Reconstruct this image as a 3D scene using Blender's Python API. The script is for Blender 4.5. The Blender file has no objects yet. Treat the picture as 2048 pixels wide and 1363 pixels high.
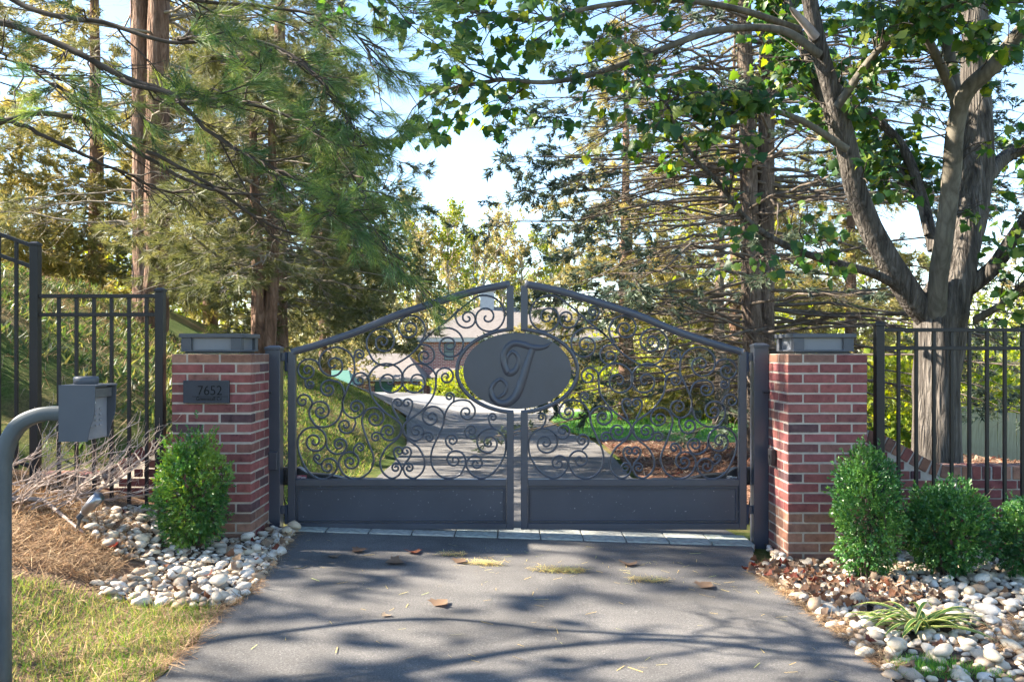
import bpy, bmesh, math, random
import numpy as np
from mathutils import Vector, Matrix, noise
from mathutils.geometry import delaunay_2d_cdt
R = random.Random(7)
rng = np.random.default_rng(11)
S = bpy.context.scene
C = S.collection
# ------------------------------------------------------------------ camera, sky, sun, exposure
F = 1774.0          # focal length in photo pixels (2048 wide)
ZC = 1.364          # lens height above the driveway at the gate
HOR = 697.0
cam = bpy.data.cameras.new('camera'); camo = bpy.data.objects.new('camera', cam); C.objects.link(camo)
cam.sensor_width = 36; cam.lens = F/2048*36; cam.shift_y = (HOR-681.5)/2048
cam.clip_end = 3000; cam.clip_start = 0.05
camo.location = (0, 0, ZC); camo.rotation_euler = (math.pi/2, 0, 0); S.camera = camo
SUN = Vector((-0.78, 0.07, 0.58)).normalized()
world = bpy.data.worlds.new('World'); S.world = world; world.use_nodes = True
wn = world.node_tree.nodes; wl = world.node_tree.links
sky = wn.new('ShaderNodeTexSky'); sky.sky_type = 'NISHITA'; sky.sun_disc = False
sky.sun_elevation = math.asin(SUN.z); sky.sun_rotation = math.atan2(SUN.x, SUN.y)
sky.air_density = 1.0; sky.dust_density = 0.1; sky.ozone_density = 2.3
wl.new(sky.outputs[0], wn['Background'].inputs[0]); wn['Background'].inputs[1].default_value = 0.08
sl = bpy.data.lights.new('sun', 'SUN'); sl.energy = 5.0; sl.angle = math.radians(0.6); sl.color = (1, .90, .76)
slo = bpy.data.objects.new('sun', sl); C.objects.link(slo); slo.location = (-20, 10, 20)
slo.rotation_euler = SUN.to_track_quat('Z', 'Y').to_euler()
S.view_settings.view_transform = 'Standard'; S.view_settings.look = 'None'
S.view_settings.gamma = 1; S.view_settings.exposure = 2.6
S.cycles.max_bounces = 5; S.cycles.diffuse_bounces = 4; S.cycles.glossy_bounces = 2; S.cycles.transmission_bounces = 3; S.cycles.use_adaptive_sampling = True; S.cycles.adaptive_threshold = .03

# ------------------------------------------------------------------ helpers
WL = {}
def px(x, y, Y): return Vector(((x-1024)*Y/F, Y, ZC-(y-HOR)*Y/F))
def sm(a, b, v):
    t = np.clip((np.asarray(v, float)-a)/(b-a), 0, 1); return t*t*(3-2*t)
def ob(name, data, parent=None, mat=None, label=None, cat=None, group=None, kind=None, loc=None, color=None):
    o = bpy.data.objects.new(name, data); C.objects.link(o)
    if mat is not None and data is not None and len(data.materials) == 0: data.materials.append(mat)
    if loc is not None: o.location = loc
    WL[o] = Vector(loc) if loc is not None else Vector((0, 0, 0))
    if parent is not None:
        o.parent = parent
        w = WL[parent]
        o.matrix_parent_inverse = Matrix.Translation(-w)
    if label: o['label'] = label
    if cat: o['category'] = cat
    if group: o['group'] = group
    if kind: o['kind'] = kind
    if color: o.color = color
    return o
def thing(name, loc, label, cat, group=None):
    o = ob(name, None, None, None, label, cat, group, None, loc); o.empty_display_size = .1; return o
def npmesh(name, V, Fc, tint=None, smooth=False, mats=None, mi=None):
    V = np.asarray(V, np.float32); Fc = np.asarray(Fc, np.int32); k = Fc.shape[1]
    me = bpy.data.meshes.new(name)
    me.vertices.add(len(V)); me.vertices.foreach_set('co', V.ravel())
    me.loops.add(Fc.size); me.loops.foreach_set('vertex_index', Fc.ravel())
    me.polygons.add(len(Fc)); me.polygons.foreach_set('loop_start', np.arange(0, Fc.size, k, dtype=np.int32))
    if smooth: me.polygons.foreach_set('use_smooth', np.ones(len(Fc), bool))
    if tint is not None:
        a = me.attributes.new('tint', 'FLOAT', 'POINT'); a.data.foreach_set('value', np.asarray(tint, np.float32))
    if mats:
        for m in mats: me.materials.append(m)
        if mi is not None: me.polygons.foreach_set('material_index', np.asarray(mi, np.int32))
    me.update(calc_edges=True); return me
def bmm(name, bm, smooth=False):
    me = bpy.data.meshes.new(name); bm.to_mesh(me); bm.free()
    if smooth: me.polygons.foreach_set('use_smooth', np.ones(len(me.polygons), bool))
    return me
def box_bm(x0, x1, y0, y1, z0, z1, bev=0.0, bm=None):
    bm = bm or bmesh.new()
    n0 = len(bm.verts)
    r = bmesh.ops.create_cube(bm, size=1)
    for v in r['verts']:
        v.co = Vector((x0+(v.co.x+.5)*(x1-x0), y0+(v.co.y+.5)*(y1-y0), z0+(v.co.z+.5)*(z1-z0)))
    if bev: bmesh.ops.bevel(bm, geom=list({e for v in r['verts'] for e in v.link_edges}), offset=bev, segments=1, affect='EDGES')
    return bm
def boxm(name, x0, x1, y0, y1, z0, z1, bev=0.0): return bmm(name, box_bm(x0, x1, y0, y1, z0, z1, bev))
def catmull(pts, per=8):
    P = np.asarray(pts, float); P = np.vstack([2*P[0]-P[1], P, 2*P[-1]-P[-2]]); out = []
    t = np.linspace(0, 1, per, endpoint=False)[:, None]
    for i in range(1, len(P)-2):
        a, b, c, d = P[i-1], P[i], P[i+1], P[i+2]
        out.append(.5*((2*b)+(-a+c)*t+(2*a-5*b+4*c-d)*t**2+(-a+3*b-3*c+d)*t**3))
    out.append(P[-2][None]); return np.vstack(out)
def tubes(P, Rd, sides=5, ridge=0.0, cap=True):
    """P (N,S,3), Rd (N,S): N tubes of S rings -> verts, quads"""
    P = np.asarray(P, float); Rd = np.asarray(Rd, float); N, Sg, _ = P.shape
    T = np.gradient(P, axis=1); T /= np.linalg.norm(T, axis=2, keepdims=True)+1e-9
    up = np.where(np.abs(T[..., 2:3]) > .9, np.array([1., 0, 0]), np.array([0, 0, 1.]))
    up = np.broadcast_to(up[:, Sg//2:Sg//2+1], T.shape)
    A = np.cross(T, up); A /= np.linalg.norm(A, axis=2, keepdims=True)+1e-9
    B = np.cross(A, T)
    th = np.linspace(0, 2*np.pi, sides, endpoint=False)
    rr = np.ones(sides)
    if ridge: rr = 1+ridge*np.random.default_rng(3).uniform(-1, 1, sides)
    V = P[:, :, None]+Rd[:, :, None, None]*(A[:, :, None]*(np.cos(th)*rr)[:, None]+B[:, :, None]*(np.sin(th)*rr)[:, None])
    idx = np.arange(N*Sg*sides).reshape(N, Sg, sides)
    a = idx[:, :-1]; b = idx[:, 1:]
    Fq = np.stack([a, np.roll(a, -1, 2), np.roll(b, -1, 2), b], -1).reshape(-1, 4)
    V = V.reshape(-1, 3)
    return V, Fq
def tubes_list(L, sides=6, ridge=0.0):
    Vs, Fs, n = [], [], 0
    for P, r in L:
        v, f = tubes(np.asarray(P)[None], np.broadcast_to(r, len(P))[None], sides, ridge)
        Vs.append(v); Fs.append(f+n); n += len(v)
    return np.vstack(Vs), np.vstack(Fs)
def scatter(tv, tf, pos, xd, up, size, tint=None):
    """template verts tv (k,3) local x along xd; pos (N,3)"""
    N = len(pos); k = len(tv)
    X = xd/(np.linalg.norm(xd, axis=1, keepdims=True)+1e-9)
    Yv = np.cross(up, X); Yv /= np.linalg.norm(Yv, axis=1, keepdims=True)+1e-9
    Z = np.cross(X, Yv)
    size = np.broadcast_to(size, (N,))
    tv = np.asarray(tv, float)
    V = pos[:, None]+size[:, None, None]*(X[:, None]*tv[None, :, 0:1]+Yv[:, None]*tv[None, :, 1:2]+Z[:, None]*tv[None, :, 2:3])
    Fc = (np.asarray(tf)[None]+(np.arange(N)*k)[:, None, None]).reshape(-1, len(tf[0]))
    t = np.repeat(rng.random(N) if tint is None else tint, k)
    return V.reshape(-1, 3), Fc, t
def rdir(n):
    v = rng.normal(size=(n, 3)); return v/np.linalg.norm(v, axis=1, keepdims=True)
def join(parts):
    Vs, Fs, Ts, n = [], [], [], 0
    for p in parts:
        Vs.append(p[0]); Fs.append(p[1]+n); Ts.append(p[2] if len(p) > 2 else np.full(len(p[0]), .5)); n += len(p[0])
    return np.vstack(Vs), np.vstack(Fs), np.concatenate(Ts)
def tri(Fq): return np.vstack([Fq[:, [0, 1, 2]], Fq[:, [0, 2, 3]]])

# ------------------------------------------------------------------ materials
def mat(name, rough=.7, spec=.3, metal=0):
    m = bpy.data.materials.new(name); m.use_nodes = True; nt = m.node_tree; b = nt.nodes['Principled BSDF']
    b.inputs['Roughness'].default_value = rough; b.inputs['Specular IOR Level'].default_value = spec; b.inputs['Metallic'].default_value = metal
    return m, nt, b
def N(nt, t, **kw):
    n = nt.nodes.new(t)
    for k, v in kw.items():
        if k in n.inputs: n.inputs[k].default_value = v
        else: setattr(n, k, v)
    return n
def ramp(nt, src, cols, interp='LINEAR'):
    r = nt.nodes.new('ShaderNodeValToRGB'); r.color_ramp.interpolation = interp
    e = r.color_ramp.elements
    for i, (p, c) in enumerate(cols):
        el = e[i] if i < 2 else e.new(p)
        el.position = p; el.color = (*c, 1)
    nt.links.new(src, r.inputs[0]); return r
def bump(nt, b, src, s=.3, d=.01):
    n = nt.nodes.new('ShaderNodeBump'); n.inputs['Strength'].default_value = s; n.inputs['Distance'].default_value = d
    nt.links.new(src, n.inputs['Height']); nt.links.new(n.outputs[0], b.inputs['Normal'])
def noisemat(name, cols, scale=8, rough=.85, spec=.2, bs=.3, bd=.01, bscale=None, detail=8, stretch=None, coord='Object', metal=0, rr=None):
    m, nt, b = mat(name, rough, spec, metal)
    tc = N(nt, 'ShaderNodeTexCoord'); src = tc.outputs[coord]
    if stretch:
        mp = N(nt, 'ShaderNodeMapping'); mp.inputs['Scale'].default_value = stretch; nt.links.new(src, mp.inputs[0]); src = mp.outputs[0]
    n = N(nt, 'ShaderNodeTexNoise', Scale=scale, Detail=detail, Roughness=.65); nt.links.new(src, n.inputs['Vector'])
    r = ramp(nt, n.outputs['Fac'], cols); nt.links.new(r.outputs[0], b.inputs['Base Color'])
    n2 = N(nt, 'ShaderNodeTexNoise', Scale=bscale or scale*4, Detail=6); nt.links.new(src, n2.inputs['Vector'])
    if bs: bump(nt, b, n2.outputs['Fac'], bs, bd)
    if rr:
        mr = N(nt, 'ShaderNodeMapRange'); mr.inputs[3].default_value = rr[0]; mr.inputs[4].default_value = rr[1]
        nt.links.new(n.outputs['Fac'], mr.inputs[0]); nt.links.new(mr.outputs[0], b.inputs['Roughness'])
    return m
def leafmat(name, cols, trans=.4, rough=.5, spec=.35):
    m, nt, b = mat(name, rough, spec)
    at = N(nt, 'ShaderNodeAttribute', attribute_name='tint')
    r = ramp(nt, at.outputs['Fac'], cols); nt.links.new(r.outputs[0], b.inputs['Base Color'])
    if trans:
        tr = N(nt, 'ShaderNodeBsdfTranslucent'); mx = N(nt, 'ShaderNodeMixShader'); mx.inputs[0].default_value = trans
        hs = N(nt, 'ShaderNodeHueSaturation'); hs.inputs['Saturation'].default_value = 1.15; hs.inputs['Value'].default_value = 1.7; hs.inputs['Hue'].default_value = .485
        nt.links.new(r.outputs[0], hs.inputs['Color']); nt.links.new(hs.outputs[0], tr.inputs[0])
        nt.links.new(b.outputs[0], mx.inputs[1]); nt.links.new(tr.outputs[0], mx.inputs[2])
        nt.links.new(mx.outputs[0], nt.nodes['Material Output'].inputs[0])
    return m
M = {}
M['gate'] = noisemat('gate_paint', [(.3, (.031, .036, .051)), (.7, (.046, .051, .068))], 3, .36, .6, .08, .002, 60, rr=(.24, .46))
# scuffed lower panel paint: sparse pale specks
m, nt, b = mat('panel_paint', .42, .5); tc = N(nt, 'ShaderNodeTexCoord')
n1 = N(nt, 'ShaderNodeTexNoise', Scale=3.0, Detail=4); nt.links.new(tc.outputs['Object'], n1.inputs['Vector'])
r1 = ramp(nt, n1.outputs['Fac'], [(.3, (.034, .039, .055)), (.7, (.049, .054, .071))])
n2 = N(nt, 'ShaderNodeTexNoise', Scale=48, Detail=2); nt.links.new(tc.outputs['Object'], n2.inputs['Vector'])
r2 = ramp(nt, n2.outputs['Fac'], [(.70, (0, 0, 0)), (.78, (1, 1, 1))])
mx = N(nt, 'ShaderNodeMix', data_type='RGBA'); nt.links.new(r2.outputs[0], mx.inputs[0]); nt.links.new(r1.outputs[0], mx.inputs[6]); mx.inputs[7].default_value = (.3, .3, .3, 1)
nt.links.new(mx.outputs[2], b.inputs['Base Color']); M['panel'] = m
M['fence'] = noisemat('fence_black', [(.3, (.007, .007, .008)), (.7, (.013, .012, .013))], 5, .42, .35, .03, .001, 90)
M['pipe'] = noisemat('pipe_paint', [(.35, (.055, .066, .068)), (.7, (.085, .096, .098))], 6, .5, .4, .05, .002, 60)
M['keybox'] = noisemat('keypad_paint', [(.3, (.055, .061, .073)), (.7, (.068, .074, .086))], 4, .5, .4, .05, .001, 120)
M['keyface'] = noisemat('keypad_face', [(.3, (.22, .22, .24)), (.7, (.30, .30, .32))], 10, .35, .5, 0, metal=.4)
M['silver'] = noisemat('brushed_metal', [(.3, (.18, .19, .21)), (.7, (.30, .31, .33))], 12, .3, .5, .02, .001, metal=.85)
M['white'] = noisemat('white_plastic', [(.3, (.7, .7, .7)), (.7, (.8, .8, .8))], 5, .4, .4, 0)
M['black'] = noisemat('black_plastic', [(.3, (.012, .012, .014)), (.7, (.02, .02, .024))], 6, .4, .5, 0)
M['engrave'] = noisemat('engraved_black', [(.3, (.003, .003, .004)), (.7, (.005, .005, .006))], 6, .7, .2, 0)
M['plaque'] = noisemat('plaque_slate', [(.3, (.018, .022, .032)), (.7, (.026, .030, .042))], 9, .5, .4, .05, .001)
M['redlabel'] = noisemat('label_red', [(.3, (.30, .05, .08)), (.7, (.36, .07, .1))], 6, .5, .4, 0)
M['cap'] = noisemat('cap_metal', [(.3, (.055, .06, .07)), (.7, (.075, .08, .09))], 4, .5, .4, .05, .001, 60)
M['cappanel'] = noisemat('cap_glass', [(.3, (.12, .13, .15)), (.7, (.15, .16, .18))], 4, .35, .5, 0)
# brick: object colour modulated by noise
m, nt, b = mat('brick', .88, .2); oi = N(nt, 'ShaderNodeObjectInfo'); tc = N(nt, 'ShaderNodeTexCoord')
ad = N(nt, 'ShaderNodeVectorMath', operation='ADD'); nt.links.new(tc.outputs['Object'], ad.inputs[0])
sc_ = N(nt, 'ShaderNodeVectorMath', operation='SCALE'); nt.links.new(oi.outputs['Location'], sc_.inputs[0]); sc_.inputs[3].default_value = 7.3; nt.links.new(sc_.outputs[0], ad.inputs[1])
n1 = N(nt, 'ShaderNodeTexNoise', Scale=14, Detail=9, Roughness=.7); nt.links.new(ad.outputs[0], n1.inputs['Vector'])
r1 = ramp(nt, n1.outputs['Fac'], [(.28, (.45, .40, .42)), (.42, (.85, .83, .84)), (.58, (1.08, 1.06, 1.05)), (.75, (1.4, 1.6, 1.55))])
mx = N(nt, 'ShaderNodeMix', data_type='RGBA', blend_type='MULTIPLY'); mx.inputs[0].default_value = 1
nt.links.new(oi.outputs['Color'], mx.inputs[6]); nt.links.new(r1.outputs[0], mx.inputs[7]); nt.links.new(mx.outputs[2], b.inputs['Base Color'])
n2 = N(nt, 'ShaderNodeTexNoise', Scale=120, Detail=6); nt.links.new(ad.outputs[0], n2.inputs['Vector']); bump(nt, b, n2.outputs['Fac'], .5, .003); M['brick'] = m
M['mortar'] = noisemat('mortar', [(.3, (.30, .255, .21)), (.7, (.44, .385, .32))], 12, .95, .1, .5, .004, 150)
M['asphalt'] = None
m, nt, b = mat('asphalt', .9, .25); tc = N(nt, 'ShaderNodeTexCoord')
n1 = N(nt, 'ShaderNodeTexNoise', Scale=1.3, Detail=6, Roughness=.6); nt.links.new(tc.outputs['Object'], n1.inputs['Vector'])
r1 = ramp(nt, n1.outputs['Fac'], [(.3, (.068, .065, .062)), (.5, (.105, .100, .095)), (.7, (.140, .133, .125))])
n2 = N(nt, 'ShaderNodeTexNoise', Scale=115, Detail=4, Roughness=.85); nt.links.new(tc.outputs['Object'], n2.inputs['Vector'])
r2 = ramp(nt, n2.outputs['Fac'], [(.3, (.45, .45, .46)), (.5, (1, 1, 1)), (.62, (1.4, 1.4, 1.4)), (.70, (3.4, 3.3, 3.1))])
mx = N(nt, 'ShaderNodeMix', data_type='RGBA', blend_type='MULTIPLY'); mx.inputs[0].default_value = 1
nt.links.new(r1.outputs[0], mx.inputs[6]); nt.links.new(r2.outputs[0], mx.inputs[7]); nt.links.new(mx.outputs[2], b.inputs['Base Color'])
bump(nt, b, n2.outputs['Fac'], .6, .006); M['asphalt'] = m
M['concrete'] = noisemat('pale_concrete', [(.3, (.17, .165, .155)), (.7, (.24, .23, .215))], 1.2, .9, .2, .2, .004, 60)
# ground: patchy turf / straw / soil
m, nt, b = mat('ground_soil', .95, .1); tc = N(nt, 'ShaderNodeTexCoord')
n1 = N(nt, 'ShaderNodeTexNoise', Scale=.55, Detail=10, Roughness=.7); nt.links.new(tc.outputs['Object'], n1.inputs['Vector'])
r1 = ramp(nt, n1.outputs['Fac'], [(.34, (.045, .075, .018)), (.47, (.075, .105, .026)), (.56, (.13, .115, .045)), (.68, (.17, .115, .06))])
n2 = N(nt, 'ShaderNodeTexNoise', Scale=40, Detail=6, Roughness=.8); nt.links.new(tc.outputs['Object'], n2.inputs['Vector'])
r2 = ramp(nt, n2.outputs['Fac'], [(.3, (.4, .4, .4)), (.7, (1.5, 1.5, 1.4))])
mx = N(nt, 'ShaderNodeMix', data_type='RGBA', blend_type='MULTIPLY'); mx.inputs[0].default_value = 1
nt.links.new(r1.outputs[0], mx.inputs[6]); nt.links.new(r2.outputs[0], mx.inputs[7]); nt.links.new(mx.outputs[2], b.inputs['Base Color'])
bump(nt, b, n2.outputs['Fac'], .8, .03); M['ground'] = m
M['lawn'] = noisemat('lawn_green', [(.3, (.05, .13, .035)), (.5, (.07, .17, .04)), (.7, (.12, .2, .05))], 3, .95, .1, .8, .03, 60)
M['mulch'] = noisemat('mulch', [(.3, (.05, .028, .020)), (.5, (.12, .065, .045)), (.7, (.24, .14, .09))], 26, .95, .1, 1, .03, 50)
M['strawsoil'] = noisemat('straw_soil', [(.3, (.07, .045, .03)), (.5, (.17, .11, .07)), (.7, (.27, .19, .12))], 30, .95, .1, 1, .02, 70)
M['bedsoil'] = noisemat('bed_soil', [(.3, (.035, .025, .02)), (.7, (.10, .07, .05))], 20, .95, .1, 1, .02, 70)
M['paver'] = None
m, nt, b = mat('bluestone', .8, .25); oi = N(nt, 'ShaderNodeObjectInfo'); tc = N(nt, 'ShaderNodeTexCoord')
r0 = ramp(nt, oi.outputs['Random'], [(0, (.30, .32, .30)), (.5, (.38, .37, .34)), (1, (.26, .31, .29))])
n1 = N(nt, 'ShaderNodeTexNoise', Scale=9, Detail=8); nt.links.new(tc.outputs['Object'], n1.inputs['Vector'])
r1 = ramp(nt, n1.outputs['Fac'], [(.3, (.7, .7, .7)), (.7, (1.25, 1.25, 1.2))])
mx = N(nt, 'ShaderNodeMix', data_type='RGBA', blend_type='MULTIPLY'); mx.inputs[0].default_value = 1
nt.links.new(r0.outputs[0], mx.inputs[6]); nt.links.new(r1.outputs[0], mx.inputs[7]); nt.links.new(mx.outputs[2], b.inputs['Base Color']); M['paver'] = m
# river stone: random pale tone per stone, attribute-free
m, nt, b = mat('river_stone', .6, .35); oi = N(nt, 'ShaderNodeObjectInfo'); tc = N(nt, 'ShaderNodeTexCoord'); at = N(nt, 'ShaderNodeAttribute', attribute_name='tint')
mm = N(nt, 'ShaderNodeMath', operation='ADD'); nt.links.new(oi.outputs['Random'], mm.inputs[0]); nt.links.new(at.outputs['Fac'], mm.inputs[1])
fr = N(nt, 'ShaderNodeMath', operation='FRACT'); nt.links.new(mm.outputs[0], fr.inputs[0])
r0 = ramp(nt, fr.outputs[0], [(0, (.64, .57, .46)), (.28, (.46, .39, .30)), (.46, (.54, .45, .32)), (.60, (.27, .235, .19)), (.70, (.36, .25, .155)), (.84, (.54, .50, .44)), (1, (.66, .59, .49))])
n1 = N(nt, 'ShaderNodeTexNoise', Scale=28, Detail=6); nt.links.new(tc.outputs['Object'], n1.inputs['Vector'])
r1 = ramp(nt, n1.outputs['Fac'], [(.3, (.62, .58, .53)), (.55, (1, 1, 1)), (.75, (1.15, 1.15, 1.15))])
mx = N(nt, 'ShaderNodeMix', data_type='RGBA', blend_type='MULTIPLY'); mx.inputs[0].default_value = 1
nt.links.new(r0.outputs[0], mx.inputs[6]); nt.links.new(r1.outputs[0], mx.inputs[7]); nt.links.new(mx.outputs[2], b.inputs['Base Color'])
n2 = N(nt, 'ShaderNodeTexNoise', Scale=90, Detail=5); nt.links.new(tc.outputs['Object'], n2.inputs['Vector']); bump(nt, b, n2.outputs['Fac'], .25, .003); M['stone'] = m
def barkmat(name, c0, c1, c2, sc=9, st=(1, 1, .22), bs=1.0, bd=.03, moss=None):
    m, nt, b = mat(name, .92, .12); tc = N(nt, 'ShaderNodeTexCoord'); mp = N(nt, 'ShaderNodeMapping'); mp.inputs['Scale'].default_value = st
    nt.links.new(tc.outputs['Object'], mp.inputs[0])
    n1 = N(nt, 'ShaderNodeTexNoise', Scale=sc, Detail=10, Roughness=.7, Distortion=.8); nt.links.new(mp.outputs[0], n1.inputs['Vector'])
    r = ramp(nt, n1.outputs['Fac'], [(.34, c0), (.5, c1), (.66, c2)])
    v = N(nt, 'ShaderNodeTexVoronoi', Scale=sc*2.4, feature='DISTANCE_TO_EDGE'); nt.links.new(mp.outputs[0], v.inputs['Vector'])
    r2 = ramp(nt, v.outputs['Distance'], [(0, (.35, .33, .32)), (.16, (1, 1, 1))])
    mx = N(nt, 'ShaderNodeMix', data_type='RGBA', blend_type='MULTIPLY'); mx.inputs[0].default_value = .35
    nt.links.new(r.outputs[0], mx.inputs[6]); nt.links.new(r2.outputs[0], mx.inputs[7]); out = mx.outputs[2]
    nt.links.new(out, b.inputs['Base Color'])
    ma = N(nt, 'ShaderNodeMath', operation='ADD'); nt.links.new(n1.outputs['Fac'], ma.inputs[0]); nt.links.new(v.outputs['Distance'], ma.inputs[1])
    bump(nt, b, ma.outputs[0], bs, bd); return m
M['bark_pine'] = barkmat('bark_pine', (.08, .05, .036), (.18, .108, .074), (.30, .20, .145), 8)
M['bark_spruce'] = barkmat('bark_spruce', (.06, .045, .035), (.14, .105, .08), (.25, .20, .155), 9)
M['bark_maple'] = barkmat('bark_maple', (.035, .03, .026), (.10, .088, .076), (.19, .168, .146), 13, (1, 1, .12), 1, .04)
M['bark_smooth'] = barkmat('bark_smooth', (.07, .062, .048), (.13, .115, .09), (.19, .17, .135), 5, (1, 1, .4), .4, .012)
M['twigmid'] = noisemat('mid_twig', [(.3, (.07, .055, .042)), (.7, (.17, .14, .11))], 9, .9, .15, .3, .003)
M['twig'] = noisemat('dead_twig', [(.3, (.13, .11, .085)), (.7, (.32, .275, .215))], 9, .9, .15, .3, .003)
M['twigdark'] = noisemat('dark_twig', [(.3, (.035, .028, .022)), (.7, (.09, .075, .06))], 9, .9, .15, .3, .003)
M['twigpale'] = noisemat('pale_twig', [(.3, (.22, .17, .14)), (.7, (.40, .33, .29))], 9, .9, .15, .3, .003)
M['fartrunk'] = noisemat('far_trunk', [(.3, (.22, .18, .14)), (.7, (.38, .33, .27))], 5, .9, .15, .2, .01)
G1 = lambda a, b_, c: [(0, a), (.5, b_), (1, c)]
M['needle_near'] = leafmat('needle_near', G1((.035, .085, .035), (.075, .135, .042), (.17, .225, .055)), .38)
M['needle_bg'] = leafmat('needle_bg', G1((.055, .07, .03), (.105, .115, .042), (.20, .19, .075)), .35)
M['needle_lit'] = leafmat('needle_lit', G1((.12, .13, .04), (.24, .22, .07), (.36, .30, .12)), .42)  # paler, yellower needles: the sunlit look is put into the colour
M['needle_spruce'] = leafmat('needle_spruce', G1((.035, .055, .04), (.06, .085, .055), (.11, .135, .075)), .3)
M['leaf_maple'] = leafmat('leaf_maple', [(0, (.02, .065, .02)), (.5, (.04, .10, .022)), (.8, (.09, .16, .025)), (1, (.20, .23, .035))], .5, .45, .4)
M['leaf_box'] = leafmat('leaf_box', G1((.022, .085, .024), (.05, .15, .034), (.12, .24, .05)), .3, .4, .5)
M['leaf_box2'] = leafmat('leaf_box2', G1((.03, .10, .028), (.08, .19, .04), (.20, .30, .05)), .3, .4, .5)
M['leaf_far'] = leafmat('leaf_far', G1((.19, .20, .07), (.27, .25, .10), (.34, .26, .10)), .4)
M['leaf_yg'] = leafmat('leaf_yg', G1((.10, .15, .025), (.20, .25, .035), (.34, .33, .05)), .45)
M['ivy'] = leafmat('ivy', G1((.03, .065, .02), (.06, .10, .028), (.17, .17, .05)), .35)
M['grass'] = leafmat('grass', [(0, (.05, .13, .025)), (.45, (.11, .19, .035)), (.75, (.22, .24, .06)), (1, (.36, .29, .14))], .42, .6, .2)
M['grass2'] = leafmat('grass2', [(0, (.06, .19, .04)), (.6, (.10, .27, .05)), (1, (.22, .33, .06))], .45, .6, .2)
M['straw'] = leafmat('straw', [(0, (.16, .09, .05)), (.5, (.30, .19, .10)), (1, (.45, .33, .19))], .15, .7, .2)
M['strawyellow'] = leafmat('straw_yellow', [(0, (.38, .27, .10)), (.6, (.50, .38, .14)), (1, (.40, .44, .16))], .15, .6, .2)
M['deadleaf'] = leafmat('dead_leaf', [(0, (.13, .03, .022)), (.15, (.14, .065, .035)), (.5, (.19, .125, .08)), (.75, (.12, .08, .055)), (1, (.34, .26, .18))], .2, .7, .2)
M['yucca'] = leafmat('yucca', [(0, (.05, .11, .025)), (.45, (.07, .13, .03)), (.55, (.42, .42, .13)), (1, (.5, .48, .2))], .25, .4, .4)
# ------------------------------------------------------------------ terrain
def terr(X, Y):
    X = np.asarray(X, float); Y = np.asarray(Y, float)
    z = -0.04*np.clip(Y-6.5, 0, 56)                                   # drive falls gently away from the gate
    z = z-2.0*sm(62, 76, Y)                                           # drops beyond the motor court
    z = z-0.033*np.clip(X, -3, 5)*(1-sm(8, 14, Y))                    # cross fall at the gate
    f = .45+.55*sm(6.45, 8.0, Y)
    z = z+np.clip(-1.75-X, 0, 5.2)*.52*f*(1-.8*sm(15, 42, Y))*sm(1.75, 2.4, -X)   # bank on the left
    z = z+.36*sm(2.4, 3.0, X)*sm(6.5, 6.9, Y)*(1-sm(9, 16, Y))        # raised bed behind the low wall
    z = z-.13*np.clip(X-5.5, 0, 14)*sm(7, 12, Y)                      # right side falls away
    return z
def terr1(x, y): return float(terr(x, y))
def G(x, y, off=0.0):
    """ground point seen at photo pixel x,y"""
    Y = np.linspace(2.6, 130, 6000); z = ZC-(y-HOR)*Y/F
    t = terr((x-1024)*Y/F, Y)
    i = np.argmax(z < t)
    Yv = Y[i]; X = (x-1024)*Yv/F
    return Vector((X, Yv, terr1(X, Yv)+off))
def inside(poly, X, Y):
    p = np.asarray(poly); c = np.zeros(X.shape, bool); j = len(p)-1
    for i in range(len(p)):
        xi, yi = p[i]; xj, yj = p[j]
        with np.errstate(divide='ignore', invalid='ignore'):
            k = ((yi > Y) != (yj > Y)) & (X < (xj-xi)*(Y-yi)/(yj-yi)+xi)
        c ^= k; j = i
    return c
def in_poly(poly, n):
    p = np.asarray(poly); lo = p.min(0); hi = p.max(0); out = np.zeros((0, 2))
    while len(out) < n:
        q = lo+(hi-lo)*rng.random((n*2, 2)); q = q[inside(poly, q[:, 0], q[:, 1])]; out = np.vstack([out, q])
    return out[:n]
def patch(name, poly, res, off, mat_, kind='structure', label=None):
    p = [Vector(q) for q in poly]; n = len(p)
    # densify the outline
    edge = []
    for i in range(n):
        a, b = p[i], p[(i+1) % n]; k = max(1, int((b-a).length/res))
        for j in range(k): edge.append(a+(b-a)*(j/k))
    P = np.array([(v.x, v.y) for v in edge]); lo, hi = P.min(0), P.max(0)
    gx, gy = np.meshgrid(np.arange(lo[0]+res/2, hi[0], res), np.arange(lo[1]+res/2, hi[1], res)); q = np.stack([gx.ravel(), gy.ravel()], 1)
    q = q[inside(P, q[:, 0], q[:, 1])]
    vs = [Vector(v) for v in P]+[Vector(v) for v in q]; k = len(P)
    r = delaunay_2d_cdt(vs, [(i, (i+1) % k) for i in range(k)], [], 1, 1e-5)
    V = np.array([(v.x, v.y) for v in r[0]]); V = np.column_stack([V, terr(V[:, 0], V[:, 1])+off])
    me = npmesh(name, V, np.array([f for f in r[2] if len(f) == 3]), smooth=True)
    return ob(name, me, None, mat_, label, None, None, kind)
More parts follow.
